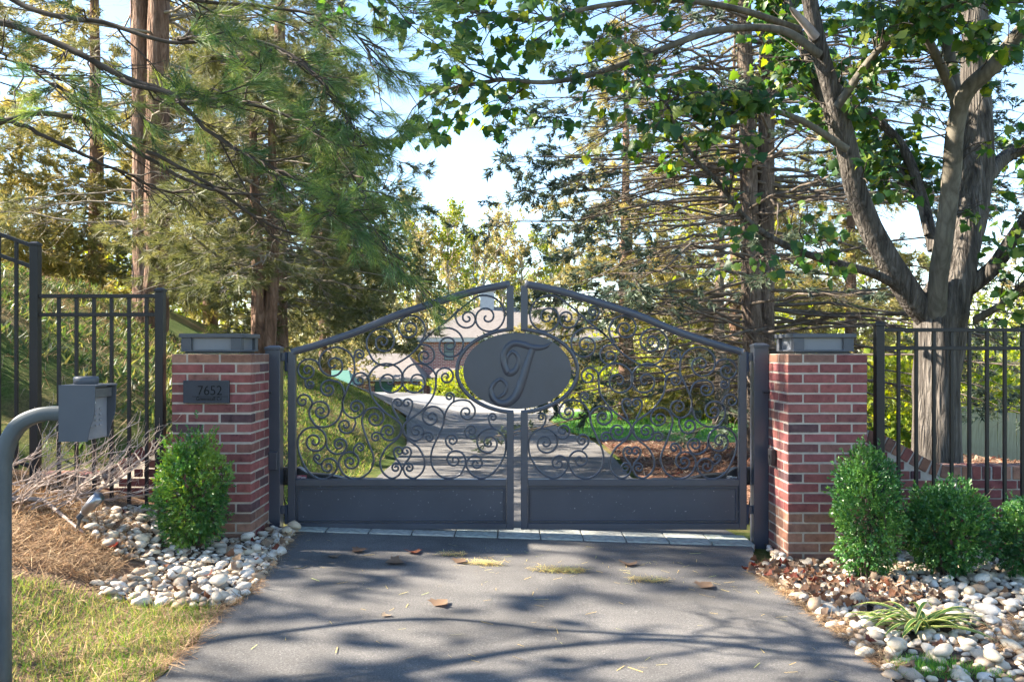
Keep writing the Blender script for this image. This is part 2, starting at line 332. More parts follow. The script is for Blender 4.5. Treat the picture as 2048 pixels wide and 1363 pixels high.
# ground: one big sheet, fine near the gate
def axis(segs):
    out = []
    for a, b, n in segs: out += list(np.linspace(a, b, n, endpoint=False))
    return np.array(out+[segs[-1][1]])
ax = axis([(-700, -60, 16), (-60, -14, 20), (-14, 14, 112), (14, 60, 24), (60, 700, 16)])
ay = axis([(-400, -20, 12), (-20, 1, 14), (1, 26, 110), (26, 90, 64), (90, 160, 14), (160, 1100, 16)])
gx, gy = np.meshgrid(ax, ay)
gz = terr(gx, gy)-.03+.018*np.sin(gx*3.1+gy*1.7)*np.sin(gy*2.3)*((gy > 7) & (np.abs(gx) > 2))
idx = np.arange(gx.size).reshape(gx.shape)
fq = np.stack([idx[:-1, :-1], idx[:-1, 1:], idx[1:, 1:], idx[1:, :-1]], -1).reshape(-1, 4)
ob('ground', npmesh('ground', np.stack([gx, gy, gz], -1).reshape(-1, 3), fq, smooth=True), None, M['ground'], kind='structure')
# driveway edges (traced on the ground)
Ledge = [G(590, 1068), G(560, 1108), G(530, 1150), G(498, 1190), G(440, 1232), G(385, 1290), G(330, 1352)]
Redge = [G(1506, 1098), G(1512, 1140), G(1600, 1208), G(1700, 1290), G(1782, 1362)]
def rough(E, a=.018):
    P = catmull([tuple(v) for v in E], 10); w = np.convolve(rng.normal(0, 1, len(P)+2), [.4, .6, .4], 'valid')*a; P[1:-1, 0] += w[1:-1]; return [Vector(p) for p in P]
Ledge0 = Ledge; Redge0 = Redge; Ledge = rough(Ledge); Redge = rough(Redge)
drive = [(-1.62, 6.72)]+[(v.x, v.y) for v in Ledge]+[(-1.46, 2.6), (-2.2, .5), (-4, -2.6), (4.4, -2.6), (2.4, .5), (1.6, 2.6)]+[(v.x, v.y) for v in reversed(Redge)]+[(1.72, 6.72)]
drive += [(1.56, 8.5), (1.44, 10.8), (1.53, 13.5), (1.56, 17), (1.25, 20.4), (1.1, 27), (1.6, 33), (2.5, 38), (9, 43), (9, 52), (-3, 62), (-17, 62), (-20, 56), (-16, 42), (-9, 31), (-4.2, 24.5), (-2.5, 21), (-1.9, 16), (-1.62, 12), (-1.5, 9)]
patch('driveway', drive, .45, .009, M['asphalt'])
patch('motor_court', [(1.4, 34), (9, 43.2), (9, 52), (-3, 61.8), (-17, 61.8), (-20, 56), (-16.2, 42), (-10.5, 34)], 1.5, .012, M['concrete'])
patch('street', [(-60, -9), (60, -9), (60, -2.4), (-60, -2.4)], 2, .01, M['asphalt'])
patch('lawn', [(1.75, 17.6), (1.36, 20.4), (1.2, 27), (1.7, 32.8), (2.6, 37.6), (9.2, 42.6), (16, 40), (16, 17.5), (6, 16)], .8, .01, M['lawn'])
patch('mulch_bed', [(1.62, 9.0), (1.52, 10.8), (1.6, 13.5), (1.7, 17.6), (6, 16), (9, 14), (9, 9), (4, 7.6), (2.2, 7.4)], .4, .012, M['mulch'])
straw_L = [(-5.2, 2.2), (-1.47, 2.2)]+[(v.x-.01, v.y) for v in Ledge0[:2:-1]]+[(-2.0, 5.0), (-2.3, 5.6), (-2.35, 6.3), (-3.4, 6.3), (-5.2, 6.0)]
patch('pine_straw_ground', straw_L, .25, .003, M['strawsoil'])
bedL = [G(*q) for q in [(165, 1045), (215, 1022), (320, 1018), (345, 1040), (500, 1052), (560, 1056), (592, 1064), (562, 1108), (532, 1150), (488, 1196), (440, 1218), (300, 1216), (200, 1196), (190, 1172), (280, 1150), (330, 1140), (235, 1110), (185, 1075)]]
bedL = [(v.x, v.y) for v in bedL]
bedR = [(1.84, 6.5), (1.80, 6.2), (1.76, 5.95)]+[(v.x, v.y) for v in [G(1514, 1142), G(1602, 1210), G(1702, 1292), G(1788, 1363)]]+[(1.62, 2.9), (2.2, 3.0), (3.6, 3.6), (4.8, 4.6), (4.8, 6.3)]
bl = patch('stone_bed', bedL, .18, .014, M['bedsoil'])
br = patch('stone_bed', bedR, .2, .010, M['bedsoil'])
# bluestone threshold strip under the gate: each paver its own piece
thr = ob('threshold', boxm('threshold', -1.66, 1.76, 6.33, 6.69, -.4, -.2), None, M['bedsoil'], kind='structure')
pb = box_bm(-.5, .5, -.5, .5, -.5, .5, .03); pm = bmm('paver', pb)
x0 = -1.645
for i in range(11):
    w = 3.39/11; xc = x0+w*(i+.5); z = terr1(xc, 6.5)
    o = ob('paver', pm, thr, M['paver'], loc=(xc, 6.51, z-.006+R.uniform(-.002, .002)))
    o.scale = (w-.010, .33, .05); o.rotation_euler = (R.uniform(-.006, .006), .033, R.uniform(-.008, .008))
# ------------------------------------------------------------------ bricks
BC = [(.22, .075, .066), (.205, .07, .064), (.215, .082, .07), (.235, .09, .078), (.185, .072, .066), (.20, .072, .070), (.14, .065, .062), (.10, .056, .058), (.215, .10, .08), (.22, .078, .076), (.18, .066, .062)]
BRN = [(.24, .125, .085), (.28, .155, .11), (.20, .11, .08), (.17, .095, .075)]
BMESH = {}
def brick_mesh(l, d, h):
    k = (round(l, 3), round(d, 3), round(h, 3))
    if k not in BMESH:
        bm = box_bm(-l/2, l/2, -d/2, d/2, -h/2, h/2, .004)
        BMESH[k] = bmm('brick', bm)
    return BMESH[k]
def brick(parent, x, y, z, l, d, h, rz=0, ry=0, brown=False):
    c = R.choice(BRN if brown else BC); f = R.uniform(.85, 1.15)
    o = ob('brick', brick_mesh(l, d, h), parent, M['brick'], loc=(x+R.uniform(-.0015, .0015), y+R.uniform(-.002, .002), z+R.uniform(-.001, .001)), color=(c[0]*f, c[1]*f, c[2]*f, 1))
    o.rotation_euler = (R.uniform(-.006, .006), ry+R.uniform(-.006, .006), rz+R.uniform(-.005, .005)); return o
PW, PY, CH, JT = .55, 6.0, .0674, .011
def pillar(x0, label, zt=1.331, n=22):
    root = thing('brick_pillar', (x0+PW/2, PY+PW/2, zt-n*CH), label, 'pillar', 'brick gate pillars')
    ob('mortar_core', boxm('mortar_core', x0+.009, x0+PW-.009, PY+.009, PY+PW-.009, zt-n*CH, zt-.004), root, M['mortar'])
    m = PW/2.5; L, D, H = m-JT, m/2-JT, CH-JT
    for c in range(n):
        z = zt-CH*(c+.5); brown = c == 0 or c >= 16
        for k in range(2):
            a = m*(k+.5)
            q = [(m/2+a, m/4, 0), (m/4, a, 1), (a, PW-m/4, 0), (PW-m/4, m/2+a, 1)]   # pinwheel of eight stretchers
            for (ux, uy, r) in q:
                if c % 2: ux = PW-ux
                brick(root, x0+ux, PY+uy, z, L, D, H, math.pi/2*r, brown=brown and R.random() < .8)
    return root
pl = pillar(-2.31, 'red brick pillar with the house number plaque')
pr = pillar(1.862, 'red brick pillar beside the tall narrow shrub, without a plaque')
def cap_light(cx, cy, z0, label):
    root = thing('pillar_cap_light', (cx, cy, z0), label, 'cap light', 'cap lights on the gate pillars'); w = .205
    ob('base', boxm('base', cx-.185, cx+.185, cy-.185, cy+.185, z0, z0+.012, .002), root, M['cap'])
    for s in ((-1, -1), (-1, 1), (1, -1), (1, 1)):
        x = cx+s[0]*(w-.035); y = cy+s[1]*(w-.035)
        ob('corner_post', boxm('corner_post', x-.035, x+.035, y-.035, y+.035, z0+.0125, z0+.108, .002), root, M['cap'])
    ob('lower_rail', boxm('lower_rail', cx-w-.002, cx+w+.002, cy-w-.002, cy+w+.002, z0+.0125, z0+.024, .002), root, M['cap'])
    ob('glass_panel', boxm('glass_panel', cx-w+.022, cx+w-.022, cy-w+.022, cy+w-.022, z0+.0245, z0+.1075), root, M['cappanel'])
    ob('top_plate', boxm('top_plate', cx-w-.012, cx+w+.012, cy-w-.012, cy+w+.012, z0+.108, z0+.136, .003), root, M['cap'])
cap_light(-2.06, 6.275, 1.3315, 'flat square metal lamp cap on the pillar with the number plaque')
cap_light(2.135, 6.275, 1.3315, 'flat square metal lamp cap on the pillar beside the tall narrow shrub')
def low_wall(sgn, xs, label, hi, lo, xa, xb, xe, zb):
    """brick wall with a swept-down top of radial rowlock bricks; x runs outwards from the pillar"""
    yf, d = 6.36, .20
    def top(u): return hi-(hi-lo)*float(sm(xa, xb, u))
    root = thing('low_brick_wall', (sgn*(xs+.3), yf+d/2, zb), label, 'wall', 'low brick walls beside the pillars')
    us = np.linspace(xs, xe, 60); tp = np.array([top(u)-.006 for u in us])
    V = []; 
    for u, t in zip(us, tp):
        X = sgn*u; V += [(X, yf+.008, zb), (X, yf+d-.008, zb), (X, yf+d-.008, t), (X, yf+.008, t)]
    n = len(us); Fq = []
    for i in range(n-1):
        for k in range(4): Fq.append((i*4+k, i*4+(k+1) % 4, (i+1)*4+(k+1) % 4, (i+1)*4+k))
    Fq += [(0, 1, 2, 3), ((n-1)*4+3, (n-1)*4+2, (n-1)*4+1, (n-1)*4)]
    ob('mortar_core', npmesh('mortar_core', V, Fq), root, M['mortar'])
    rh = .098
    # rowlock along the curve
    s = 0; u = xs+.035
    while u < xe-.03:
        sl = (top(u+.01)-top(u-.01))/.02; ang = math.atan(sl)
        cx, cz = u+math.sin(ang)*(rh/2), top(u)-math.cos(ang)*(rh/2)
        brick(root, sgn*cx, yf+d/2, cz, .060, d, rh-.006, ry=-ang*sgn, brown=R.random() < .75)
        u += .0725*math.cos(ang)
    m = .22; row = 0; z = lo-rh-CH/2+CH*5
    while z > zb:
        off = (row % 2)*m/2; u = xs+.002-off
        while u < xe:
            a, b_ = max(u, xs+.002), min(u+m, xe)
            lim = lambda q: top(q)-rh/math.cos(math.atan((top(q+.01)-top(q-.01))/.02))
            while b_-a > .03 and (lim(b_) < z+CH/2-.004): b_ -= .01
            if b_-a > .04: brick(root, sgn*(a+b_)/2, yf+d/2, z, round(b_-a-JT, 2), d, CH-JT)
            u += m
        z -= CH; row += 1
    return root
low_wall(1, 2.415, 'low brick wall with swept-down top behind the rounded shrubs', .79, .523, 2.50, 3.18, 4.7, -.25)
low_wall(-1, 2.313, 'low brick wall with swept-down top behind the bare twiggy shrub', .78, .47, 2.38, 3.05, 3.5, -.05)
# house number plaque
root = thing('house_number_plaque', (-2.07, 5.99, 1.05), 'dark slate plaque with the engraved number 7652 on the brick pillar', 'plaque')
q0, q1 = px(367, 760.5, 5.99), px(459, 806, 5.99)
ob('plate', boxm('plate', q0.x, q1.x, 5.982, 5.999, q1.z, q0.z, .002), root, M['plaque'])
def text(body, name, parent, x, z, y, size, mt, rz=0, ext=.001, sx=1.0, align='LEFT', offset=0.0):
    cu = bpy.data.curves.new(name, 'FONT'); cu.body = body; cu.size = size; cu.extrude = ext; cu.align_x = align; cu.offset = offset
    o = bpy.data.objects.new(name, cu); C.objects.link(o); dg = bpy.context.evaluated_depsgraph_get()
    me = bpy.data.meshes.new_from_object(o.evaluated_get(dg)); bpy.data.objects.remove(o); me.name = name
    me.materials.clear(); me.transform(Matrix.Translation((x, y, z)) @ Matrix.Rotation(rz, 4, 'Z') @ Matrix.Rotation(math.pi/2, 4, 'X') @ Matrix.Diagonal((sx, 1, 1, 1)))
    return ob(name, me, parent, mt)
a = px(394, 789.5, 5.98)
text('7652', 'number', root, a.x, a.z, 5.981, .092, M['engrave'], sx=.93, offset=-.0008)
a = px(392, 800.5, 5.98); text('Greenstall Cv', 'street_name', root, a.x, a.z, 5.981, .036, M['engrave'], sx=.86)
a, b_ = px(384, 792.2, 5.98), px(456, 793, 5.98); ob('rule_line', boxm('rule_line', a.x, b_.x, 5.980, 5.9818, b_.z, a.z), root, M['engrave'])
# ------------------------------------------------------------------ gate
GY = 6.5; AX = 1034.5
K = GY/F
def gx_(x): return (x-1024)*K
def gz_(y): return ZC-(y-HOR)*K
def spiral(c, p, turns, d, r1=2.2):
    c = np.array(c, float); v = np.array(p, float)-c; r0 = np.hypot(*v); a0 = math.atan2(v[1], v[0])
    n = int(26*turns)+4; t = np.linspace(0, 1, n)[1:]
    r = .62*(r0+(r1-r0)*t)+.38*(r0*(r1/r0)**t)
    a = a0+d*2*math.pi*turns*t
    return np.column_stack([c[0]+r*np.cos(a), c[1]+r*np.sin(a)])
def scroll(via, end=None, start=None):
    """via points in photo pixels on the gate plane; start/end = (cx,cy,turns,dir) dir +1 clockwise"""
    V = np.asarray(via, float); parts = []
    mid = catmull(V, 6) if len(V) > 1 else V
    if start: parts.append(spiral(start[:2], V[0], start[2], start[3])[::-1])
    parts.append(mid)
    if end: parts.append(spiral(end[:2], V[-1], end[2], end[3]))
    return np.vstack(parts)
CW, CC = 1, -1
SC = [
 scroll([(709,724),(708,748),(696,774),(686,800),(684.4,818),(675,840),(655,852.5),(633,851),(620.5,835)], (642,822,2,CW), (667,729,2,CC)),
 scroll([(639,730),(632,722),(623,718.4)], (615,741,1.9,CC)),
 scroll([(610.5,758),(611,767)], (620.5,768,1.5,CC)),
 scroll([(686,800),(688.5,784),(680,766),(665,760.6)], (657,778,1.8,CC)),
 scroll([(621,817),(624.5,805),(619,794)], (606,802,1.4,CC)),
 scroll([(684.8,805),(688,822),(700,833.5),(714,834),(726,824)], (712,814,1.6,CC)),
 scroll([(710,834.5),(711,846),(706,860)], (691,850,1.5,CW)),
 scroll([(595.5,881),(596,893),(600,910),(610,932.6),(623,949),(640.7,957),(657,954.5),(671,942),(675.2,930)], (656,932,1.6,CC), (629,882,2.2,CW)),
 scroll([(652,879),(654,893),(662,903),(674,907.5),(686,904),(693.5,893)], (679,889,1.6,CC)),
 scroll([(730,823),(724,838),(727,858),(738,888),(746.5,910),(746.7,926),(738.5,943),(722,954.7),(705,956.5),(687,947.5),(677.6,930)], (701,923,2,CW), (750,836,1.9,CW)),
 scroll([(707,906),(708,896),(715,887)], (720,895,1.2,CW)),
 scroll([(645,926),(637,927),(629,919.5)], (635,914.5,1.2,CW)),
 scroll([(954,592.5),(925.5,614),(894.4,641),(867,662.5),(848,680),(824.5,706),(794,726),(770,731),(747,720.5),(733.5,694)], (766,684,2.1,CW), (974,634,2,CW)),
 scroll([(916,616),(911.5,630)], (935,636,1.8,CC)),
 scroll([(840,684),(849,670),(850.5,656)], (819,657,2.1,CC)),
 scroll([(893,641),(879,639),(870,625)], (883,623,1.6,CW)),
 scroll([(857,671),(872,659),(890,655.5)], (898,690,2.1,CW)),
 scroll([(836,690),(850,689)], (850,712,1.8,CW)),
 scroll([(708.5,716),(710,704)], (719.5,709,1.5,CW)),
 scroll([(738,764),(734.5,752)], (719,760,1.6,CC)),
 scroll([(870,760),(874,744)], (892,753,1.7,CW)),
 scroll([(888.5,830),(886.4,848),(876,871.5),(865,897),(862,916),(867,937),(882,952),(901,955.5),(920,948),(930,931)], (909,919,1.7,CC), (863,834,1.9,CC)),
 scroll([(905,899),(894,889),(891,878)], (904.5,880,1.5,CW)),
 scroll([(888.5,837),(893,820),(905,804.5),(922,799.5),(938,802),(948,813)], (933,824,1.6,CW)),
 scroll([(907,804),(908.3,793)], (899,793,1.4,CC)),
 scroll([(1012,884),(1010,907),(999,929),(984,946),(965,955.5),(946,950),(934,935)], (952,926,1.6,CW), (978,885,2.2,CC)),
 scroll([(959,868),(951,875.6)], (943,861,1.7,CW)),
 scroll([(988,857),(980,847),(977,836)], (986,834,1.3,CW)),
]
HX = 805.0
H_ = [
 scroll([(737,752),(742.7,789),(766,820),(793,839.5),(802.5,851),(802.5,866),(789,882),(772,896),(760.5,921),(765,942.5),(781.6,955.6),(797,950),(803.4,938)], (792,935,1.5,CC), (778,762,1.95,CW)),
 scroll([(802.8,858),(798,871),(784,879.6)], (777,862,1.7,CW)),
 scroll([(768,869),(757,864.6)], (752,874,1.4,CC)),
 scroll([(797,838),(787.5,819),(785,810)], (796,806,1.3,CW)),
 scroll([(802,928),(791.5,915),(787.5,905)], (798,902,1.3,CW)),
]
for h in H_: SC.append(h); SC.append(np.column_stack([2*HX-h[:, 0], h[:, 1]]))
def bar(name, P2, wid, dep, parent, mt, Y=GY, mir=False, closed=False):
    """flat bar swept along photo-pixel polyline on the gate plane"""
    P = np.asarray(P2, float).copy()
    if mir: P[:, 0] = 2*AX-P[:, 0]
    Q = np.column_stack([gx_(P[:, 0]), gz_(P[:, 1])])
    # thin out very dense points
    keep = [0]
    for i in range(1, len(Q)):
        if np.hypot(*(Q[i]-Q[keep[-1]])) > .004 or i == len(Q)-1: keep.append(i)
    Q = Q[keep]; n = len(Q)
    T = np.gradient(Q, axis=0)
    if closed: T[0] = T[-1] = Q[1]-Q[-2]
    T /= np.linalg.norm(T, axis=1, keepdims=True)+1e-9; Nn = np.column_stack([-T[:, 1], T[:, 0]])
    c = min(wid*.22, .0035); prof = [(-wid/2+c, -dep/2), (wid/2-c, -dep/2), (wid/2, -dep/2+c), (wid/2, dep/2-c), (wid/2-c, dep/2), (-wid/2+c, dep/2), (-wid/2, dep/2-c), (-wid/2, -dep/2+c)]
    k = len(prof); V = np.zeros((n, k, 3))
    for j, (a, b_) in enumerate(prof):
        V[:, j, 0] = Q[:, 0]+Nn[:, 0]*a; V[:, j, 2] = Q[:, 1]+Nn[:, 1]*a; V[:, j, 1] = Y+b_
    idx = np.arange(n*k).reshape(n, k); a, b_ = idx[:-1], idx[1:]
    Fq = np.stack([a, np.roll(a, -1, 1), np.roll(b_, -1, 1), b_], -1).reshape(-1, 4)
    caps = [] if closed else [[idx[e][i] for i in q] for e in (0, -1) for q in ((0, 1, 2, 3), (0, 3, 4, 7), (4, 5, 6, 7))]
    if len(caps): Fq = np.vstack([Fq, caps])
    return ob(name, npmesh(name, V.reshape(-1, 3), Fq), parent, mt)
def gbox(name, xa, xb, ya, yb, dep, parent, mt, mir=False, Y=GY, bev=.003):
    if mir: xa, xb = 2*AX-xb, 2*AX-xa
    return ob(name, boxm(name, gx_(xa), gx_(xb), Y-dep/2, Y+dep/2, gz_(yb), gz_(ya), bev), parent, mt)
TOPC = [(584,704),(638,688.5),(715.5,662.5),(793,630.5),(871,605),(949,582),(1020,567.5)]
for mir in (False, True):
    hx = 584 if not mir else 2*AX-584
    leaf = thing('gate_leaf', (gx_(hx), GY, gz_(1057)), 'scrollwork steel gate leaf that carries the oval monogram plaque' if mir else 'scrollwork steel gate leaf hinged beside the pillar with the number plaque', 'gate leaf', 'pair of scrollwork gate leaves')
    g = M['gate']
    gbox('hinge_stile', 577, 592, 703, 1057, .05, leaf, g, mir)
    gbox('meeting_stile', 1013.5, 1027.5, 571, 659, .05, leaf, g, mir)
    gbox('meeting_stile', 1013.5, 1027.5, 823, 1057, .05, leaf, g, mir)
    bar('top_rail', catmull(TOPC, 8), 14*K, .052, leaf, g, mir=mir)
    gbox('middle_rail', 592.3, 1013.2, 957, 970.5, .05, leaf, g, mir)
    gbox('bottom_rail', 592.3, 1013.2, 1044.5, 1057, .05, leaf, g, mir)
    gbox('panel', 592.3, 1013.2, 971, 1044, .02, leaf, M['panel'], mir, GY+.004, 0)
    e = 4.0
    for nm, q in (('panel_moulding', (596, 1009.5, 975, 977.5)), ('panel_moulding', (596, 1009.5, 1038.5, 1041)), ('panel_moulding', (596, 598.5, 977.6, 1038.4)), ('panel_moulding', (1007, 1009.5, 977.6, 1038.4))):
        gbox(nm, *q, .018, leaf, g, mir, GY-.008, .002)
    # half of the oval ring
    th = np.linspace(math.radians(93.6), math.radians(266.4), 60)
    bar('oval_ring', np.column_stack([AX+120.5*np.cos(th), 741-83*np.sin(th)]), 7.2*K, .045, leaf, g, mir=mir)
    for s in SC: bar('scroll', s, .0142, .015, leaf, g, mir=mir)
    if mir:
        th = np.linspace(0, 2*np.pi, 72, endpoint=False); bm = bmesh.new()
        ring = [bm.verts.new((gx_(AX+108*math.cos(a)), GY-.014, gz_(741+76*math.sin(a)))) for a in th]
        f = bm.faces.new(ring); r = bmesh.ops.extrude_face_region(bm, geom=[f])
        for v in [v for v in r['geom'] if isinstance(v, bmesh.types.BMVert)]: v.co.y += .02
        bmesh.ops.recalc_face_normals(bm, faces=bm.faces[:]); 
        plq = ob('oval_plaque', bmm('oval_plaque', bm), leaf, g)
        for (xa, xb, ya, yb) in ((1049, 1052, 660, 667), (1049, 1052, 815, 823), (1141, 1153, 744, 747)): gbox('plaque_tab', xa, xb, ya, yb, .014, leaf, g)
        # monogram: ribbons of changing width standing proud of the plaque
        def ribbon(nm, pts, rel):
            D = catmull(np.array(pts, float), 8); P = np.column_stack([900+D[:, 0]/6.814, 640+D[:, 1]/6.814]); W = np.maximum(D[:, 2], 2)/6.814*K
            Q = np.column_stack([gx_(P[:, 0]), gz_(P[:, 1])]); T = np.gradient(Q, axis=0); T /= np.linalg.norm(T, axis=1, keepdims=True)+1e-9; Nn = np.column_stack([-T[:, 1], T[:, 0]])
            n = len(Q); yb, yf = GY-.0135, GY-.014-rel; b_ = .0025; V = np.zeros((n, 4, 3))
            for j, (s, yy, ins) in enumerate(((-1, yb, 0), (-1, yf, b_), (1, yf, b_), (1, yb, 0))):
                h = np.maximum(W/2-ins, .0005)*s; V[:, j, 0] = Q[:, 0]+Nn[:, 0]*h; V[:, j, 2] = Q[:, 1]+Nn[:, 1]*h; V[:, j, 1] = yy
            idx = np.arange(n*4).reshape(n, 4); a, c = idx[:-1], idx[1:]
            Fq = np.stack([a[:, :3], a[:, 1:], c[:, 1:], c[:, :3]], -1).reshape(-1, 4)
            return npmesh(nm, V.reshape(-1, 3), Fq)
        me = ribbon('letter_stroke', [(1395,282,4),(1300,362,56),(1140,372,84),(1000,332,92),(880,315,88),(785,368,88),(735,470,84),(738,600,84),(792,715,92),(880,690,84),(930,590,64),(920,490,58),(852,430,50),(792,490,44),(785,612,6)], .006)
        ob('letter_stroke', me, plq, M['gate'])
        me = ribbon('letter_stroke', [(1122,395,84),(1052,600,100),(975,850,112),(905,1015,118),(805,1115,108),(685,1130,96),(590,1060,84),(562,950,66),(608,855,58),(690,805,46),(768,880,46),(750,985,50),(682,1040,40),(632,1046,4)], .0085)
        ob('letter_stroke', me, plq, M['gate'])
# posts with hinges
def gate_post(xa, xb, ytop, zb, sgn, label):
    X0, X1 = (xa-1024)*6.45/F, (xb-1024)*6.45/F; zt = ZC-(ytop-HOR)*6.45/F; w = X1-X0
    root = thing('gate_post', ((X0+X1)/2, 6.5, zb), label, 'gate post', 'steel gate posts')
    ob('shaft', boxm('shaft', X0, X1, 6.45, 6.45+w, zb-.2, zt-.03, .003), root, M['gate'])
    bm = box_bm(X0-.004, X1+.004, 6.446, 6.454+w, zt-.0295, zt-.012)
    t = bmesh.ops.create_cube(bm, size=1)
    for v in t['verts']:
        k = .45 if v.co.z > 0 else 1; cx, cy = (X0+X1)/2, 6.45+w/2
        v.co = Vector((cx+v.co.x*(w+.008)*k, cy+v.co.y*(w+.008)*k, zt-.0118+(v.co.z+.5)*.014))
    ob('post_cap', bmm('post_cap', bm), root, M['gate'])
    xin = X1 if sgn > 0 else X0                       # face towards the leaf
    for ym in (723, 1028):
        z = gz_(ym); x2 = xin+sgn*.035
        h = ob('hinge', tubes_mesh('hinge', [((x2, 6.5, z-.07), (x2, 6.5, z+.07))], .013, 10), root, M['gate'])
        a, b_ = sorted((xin, xin+sgn*.03)); ob('hinge_plate', boxm('hinge_plate', a, b_, 6.485, 6.515, z+.005, z+.065, .002), h, M['gate'])
        a, b_ = sorted((xin+sgn*.04, xin+sgn*.062)); ob('hinge_plate', boxm('hinge_plate', a, b_, 6.485, 6.515, z-.065, z-.005, .002), h, M['gate'])
    return root
def tubes_mesh(name, segs, r, sides=10, smooth=True):
    L = []
    for s in segs:
        s = np.asarray(s, float)
        L.append((s, r if np.isscalar(r) else np.asarray(r)))
    V, Fq = tubes_list(L, sides)
    # end caps as fans
    Vs = [V]; Fs = [tri(Fq)]; n = 0; add = len(V)
    for P, _ in L:
        k = len(P)*sides
        for e, ring in ((0, np.arange(n, n+sides)), (-1, np.arange(n+k-sides, n+k))):
            Vs.append(np.asarray(P[e])[None]); Fs.append(np.column_stack([ring, np.roll(ring, -1), np.full(sides, add)])); add += 1
        n += k
    me = npmesh(name, np.vstack(Vs), np.vstack(Fs))
    return me
gpl = gate_post(530, 559.5, 691, .10, 1, 'square steel gate post beside the pillar with the number plaque')
gpr = gate_post(1508, 1537.5, 686, -.06, -1, 'square steel gate post beside the pillar with the tall narrow shrub')
a = px(538, 930, 6.44); ob('junction_box', boxm('junction_box', a.x-.002, a.x+.062, 6.425, 6.449, a.z-.035, a.z+.10, .004), gpl, M['gate'])
a = px(548, 788, 6.44); ob('wire_clip', boxm('wire_clip', px(517, 0, 6.44).x, px(543, 0, 6.44).x, 6.435, 6.449, gz_(784)-.006, gz_(784)+.006), gpl, M['black'])
ob('wire_clip', boxm('wire_clip', px(1527, 0, 6.44).x, px(1553, 0, 6.44).x, 6.435, 6.449, gz_(784)-.006, gz_(784)+.006), gpr, M['black'])
# gate operators: arm housings behind each leaf
def operator(sgn, label):
    mir = sgn > 0
    mx = lambda x: 2*AX-x if mir else x
    X = lambda x, Y=6.66: (mx(x)-1024)*Y/F
    root = thing('gate_operator', (X(640), 6.66, gz_(965)), label, 'gate opener', 'gate openers behind the leaves')
    zz = lambda y: ZC-(y-HOR)*6.66/F
    prof = [(565, 934), (600, 934), (618, 945), (660, 948), (690, 955), (765, 957), (765, 968), (565, 968)]
    bm = bmesh.new(); vs = [bm.verts.new((X(a), 6.62, zz(b_))) for a, b_ in prof]; f = bm.faces.new(vs)
    r = bmesh.ops.extrude_face_region(bm, geom=[f])
    for v in [v for v in r['geom'] if isinstance(v, bmesh.types.BMVert)]: v.co.y += .10
    bmesh.ops.recalc_face_normals(bm, faces=bm.faces[:]); bmesh.ops.bevel(bm, geom=bm.edges[:], offset=.006, segments=2, affect='EDGES')
    ob('housing', bmm('housing', bm), root, M['black'])
    xa, xb = sorted((X(563), X(577))); ob('bracket', boxm('bracket', xa, xb, 6.60, 6.70, zz(962), zz(936), .003), root, M['black'])
    if not mir:
        xa, xb = sorted((X(594), X(616))); ob('brand_label', boxm('brand_label', xa, xb, 6.6165, 6.6195, zz(957), zz(948)), root, M['redlabel'])
    text('LiftMaster', 'brand_text', root, X(595) if not mir else X(618), zz(955), 6.6155, .034, M['white'], sx=.55)
    cab = catmull([(X(570), 6.64, zz(962)), (X(568), 6.63, zz(985)), (X(572), 6.63, zz(1005)), (X(570), 6.64, zz(1030))], 6)
    ob('cable', tubes_mesh('cable', [cab], .006, 6), root, M['black'])
operator(-1, 'black gate opener arm with a red label behind the leaf')
operator(1, 'black gate opener arm with a white brand label behind the leaf')
# photo eye box on the right pillar
a = px(1546, 912, 6.3); ph = thing('photo_eye', (a.x, 6.3, a.z), 'small black sensor box on the side of the brick pillar', 'sensor')
ob('housing', boxm('housing', 1.825, 1.861, 6.25, 6.33, a.z-.055, a.z+.055, .004), ph, M['black'])
ob('lens', tubes_mesh('lens', [((1.822, 6.29, a.z), (1.8255, 6.29, a.z))], .014, 12), ph, M['engrave'])
# ------------------------------------------------------------------ fences
FY = 6.1
def fx(x): return (x-1024)*FY/F
def fz(y): return ZC-(y-HOR)*FY/F
def fbox(nm, xa, xb, za, zb, parent, d=.03, bev=.002): return ob(nm, boxm(nm, xa, xb, FY-d/2, FY+d/2, za, zb, bev), parent, M['fence'])
def fence_post(parent, x, zt, zb):
    p = fbox('post', x-.029, x+.029, zb, zt-.022, parent, .058, .003)
    bm = box_bm(x-.033, x+.033, FY-.033, FY+.033, zt-.0215, zt-.006)
    t = bmesh.ops.create_cube(bm, size=1)
    for v in t['verts']:
        k = .5 if v.co.z > 0 else 1; v.co = Vector((x+v.co.x*.066*k, FY+v.co.y*.066*k, zt-.0058+(v.co.z+.5)*.012))
    ob('post_cap', bmm('post_cap', bm), p, M['fence'])
def picket_range(parent, xs, topf, botf):
    for x in xs: fbox('picket', x-.0105, x+.0105, botf(x), topf(x), parent, .021, .001)
fl = thing('metal_fence', (-3.0, FY, .2), 'black metal picket fence climbing the bank beside the keypad', 'fence')
x1, x2 = fx(71), fx(321)
fence_post(fl, x1, fz(485), .1); fence_post(fl, x2, fz(577), .05)
for y in (592, 629): fbox('rail', x1+.03, x2-.03, fz(y)-.013, fz(y)+.013, fl, .036)
fbox('rail', x1+.03, x2-.03, fz(1012)-.013, fz(1012)+.013, fl, .036)
picket_range(fl, [fx(118+35.1*i) for i in range(6)], lambda x: fz(592)-.0135, lambda x: fz(1012)-.05)
x3 = x1-1.75; sl = .36
def rail_sl(yr):
    z = fz(yr); bm = bmesh.new()
    box_bm(x3+.03, x1-.03, FY-.018, FY+.018, -.013, .013, .002, bm)
    for v in bm.verts: v.co.z += z+(x1-v.co.x)*sl
    ob('rail', bmm('rail', bm), fl, M['fence'])
for y in (494, 536, 935): rail_sl(y)
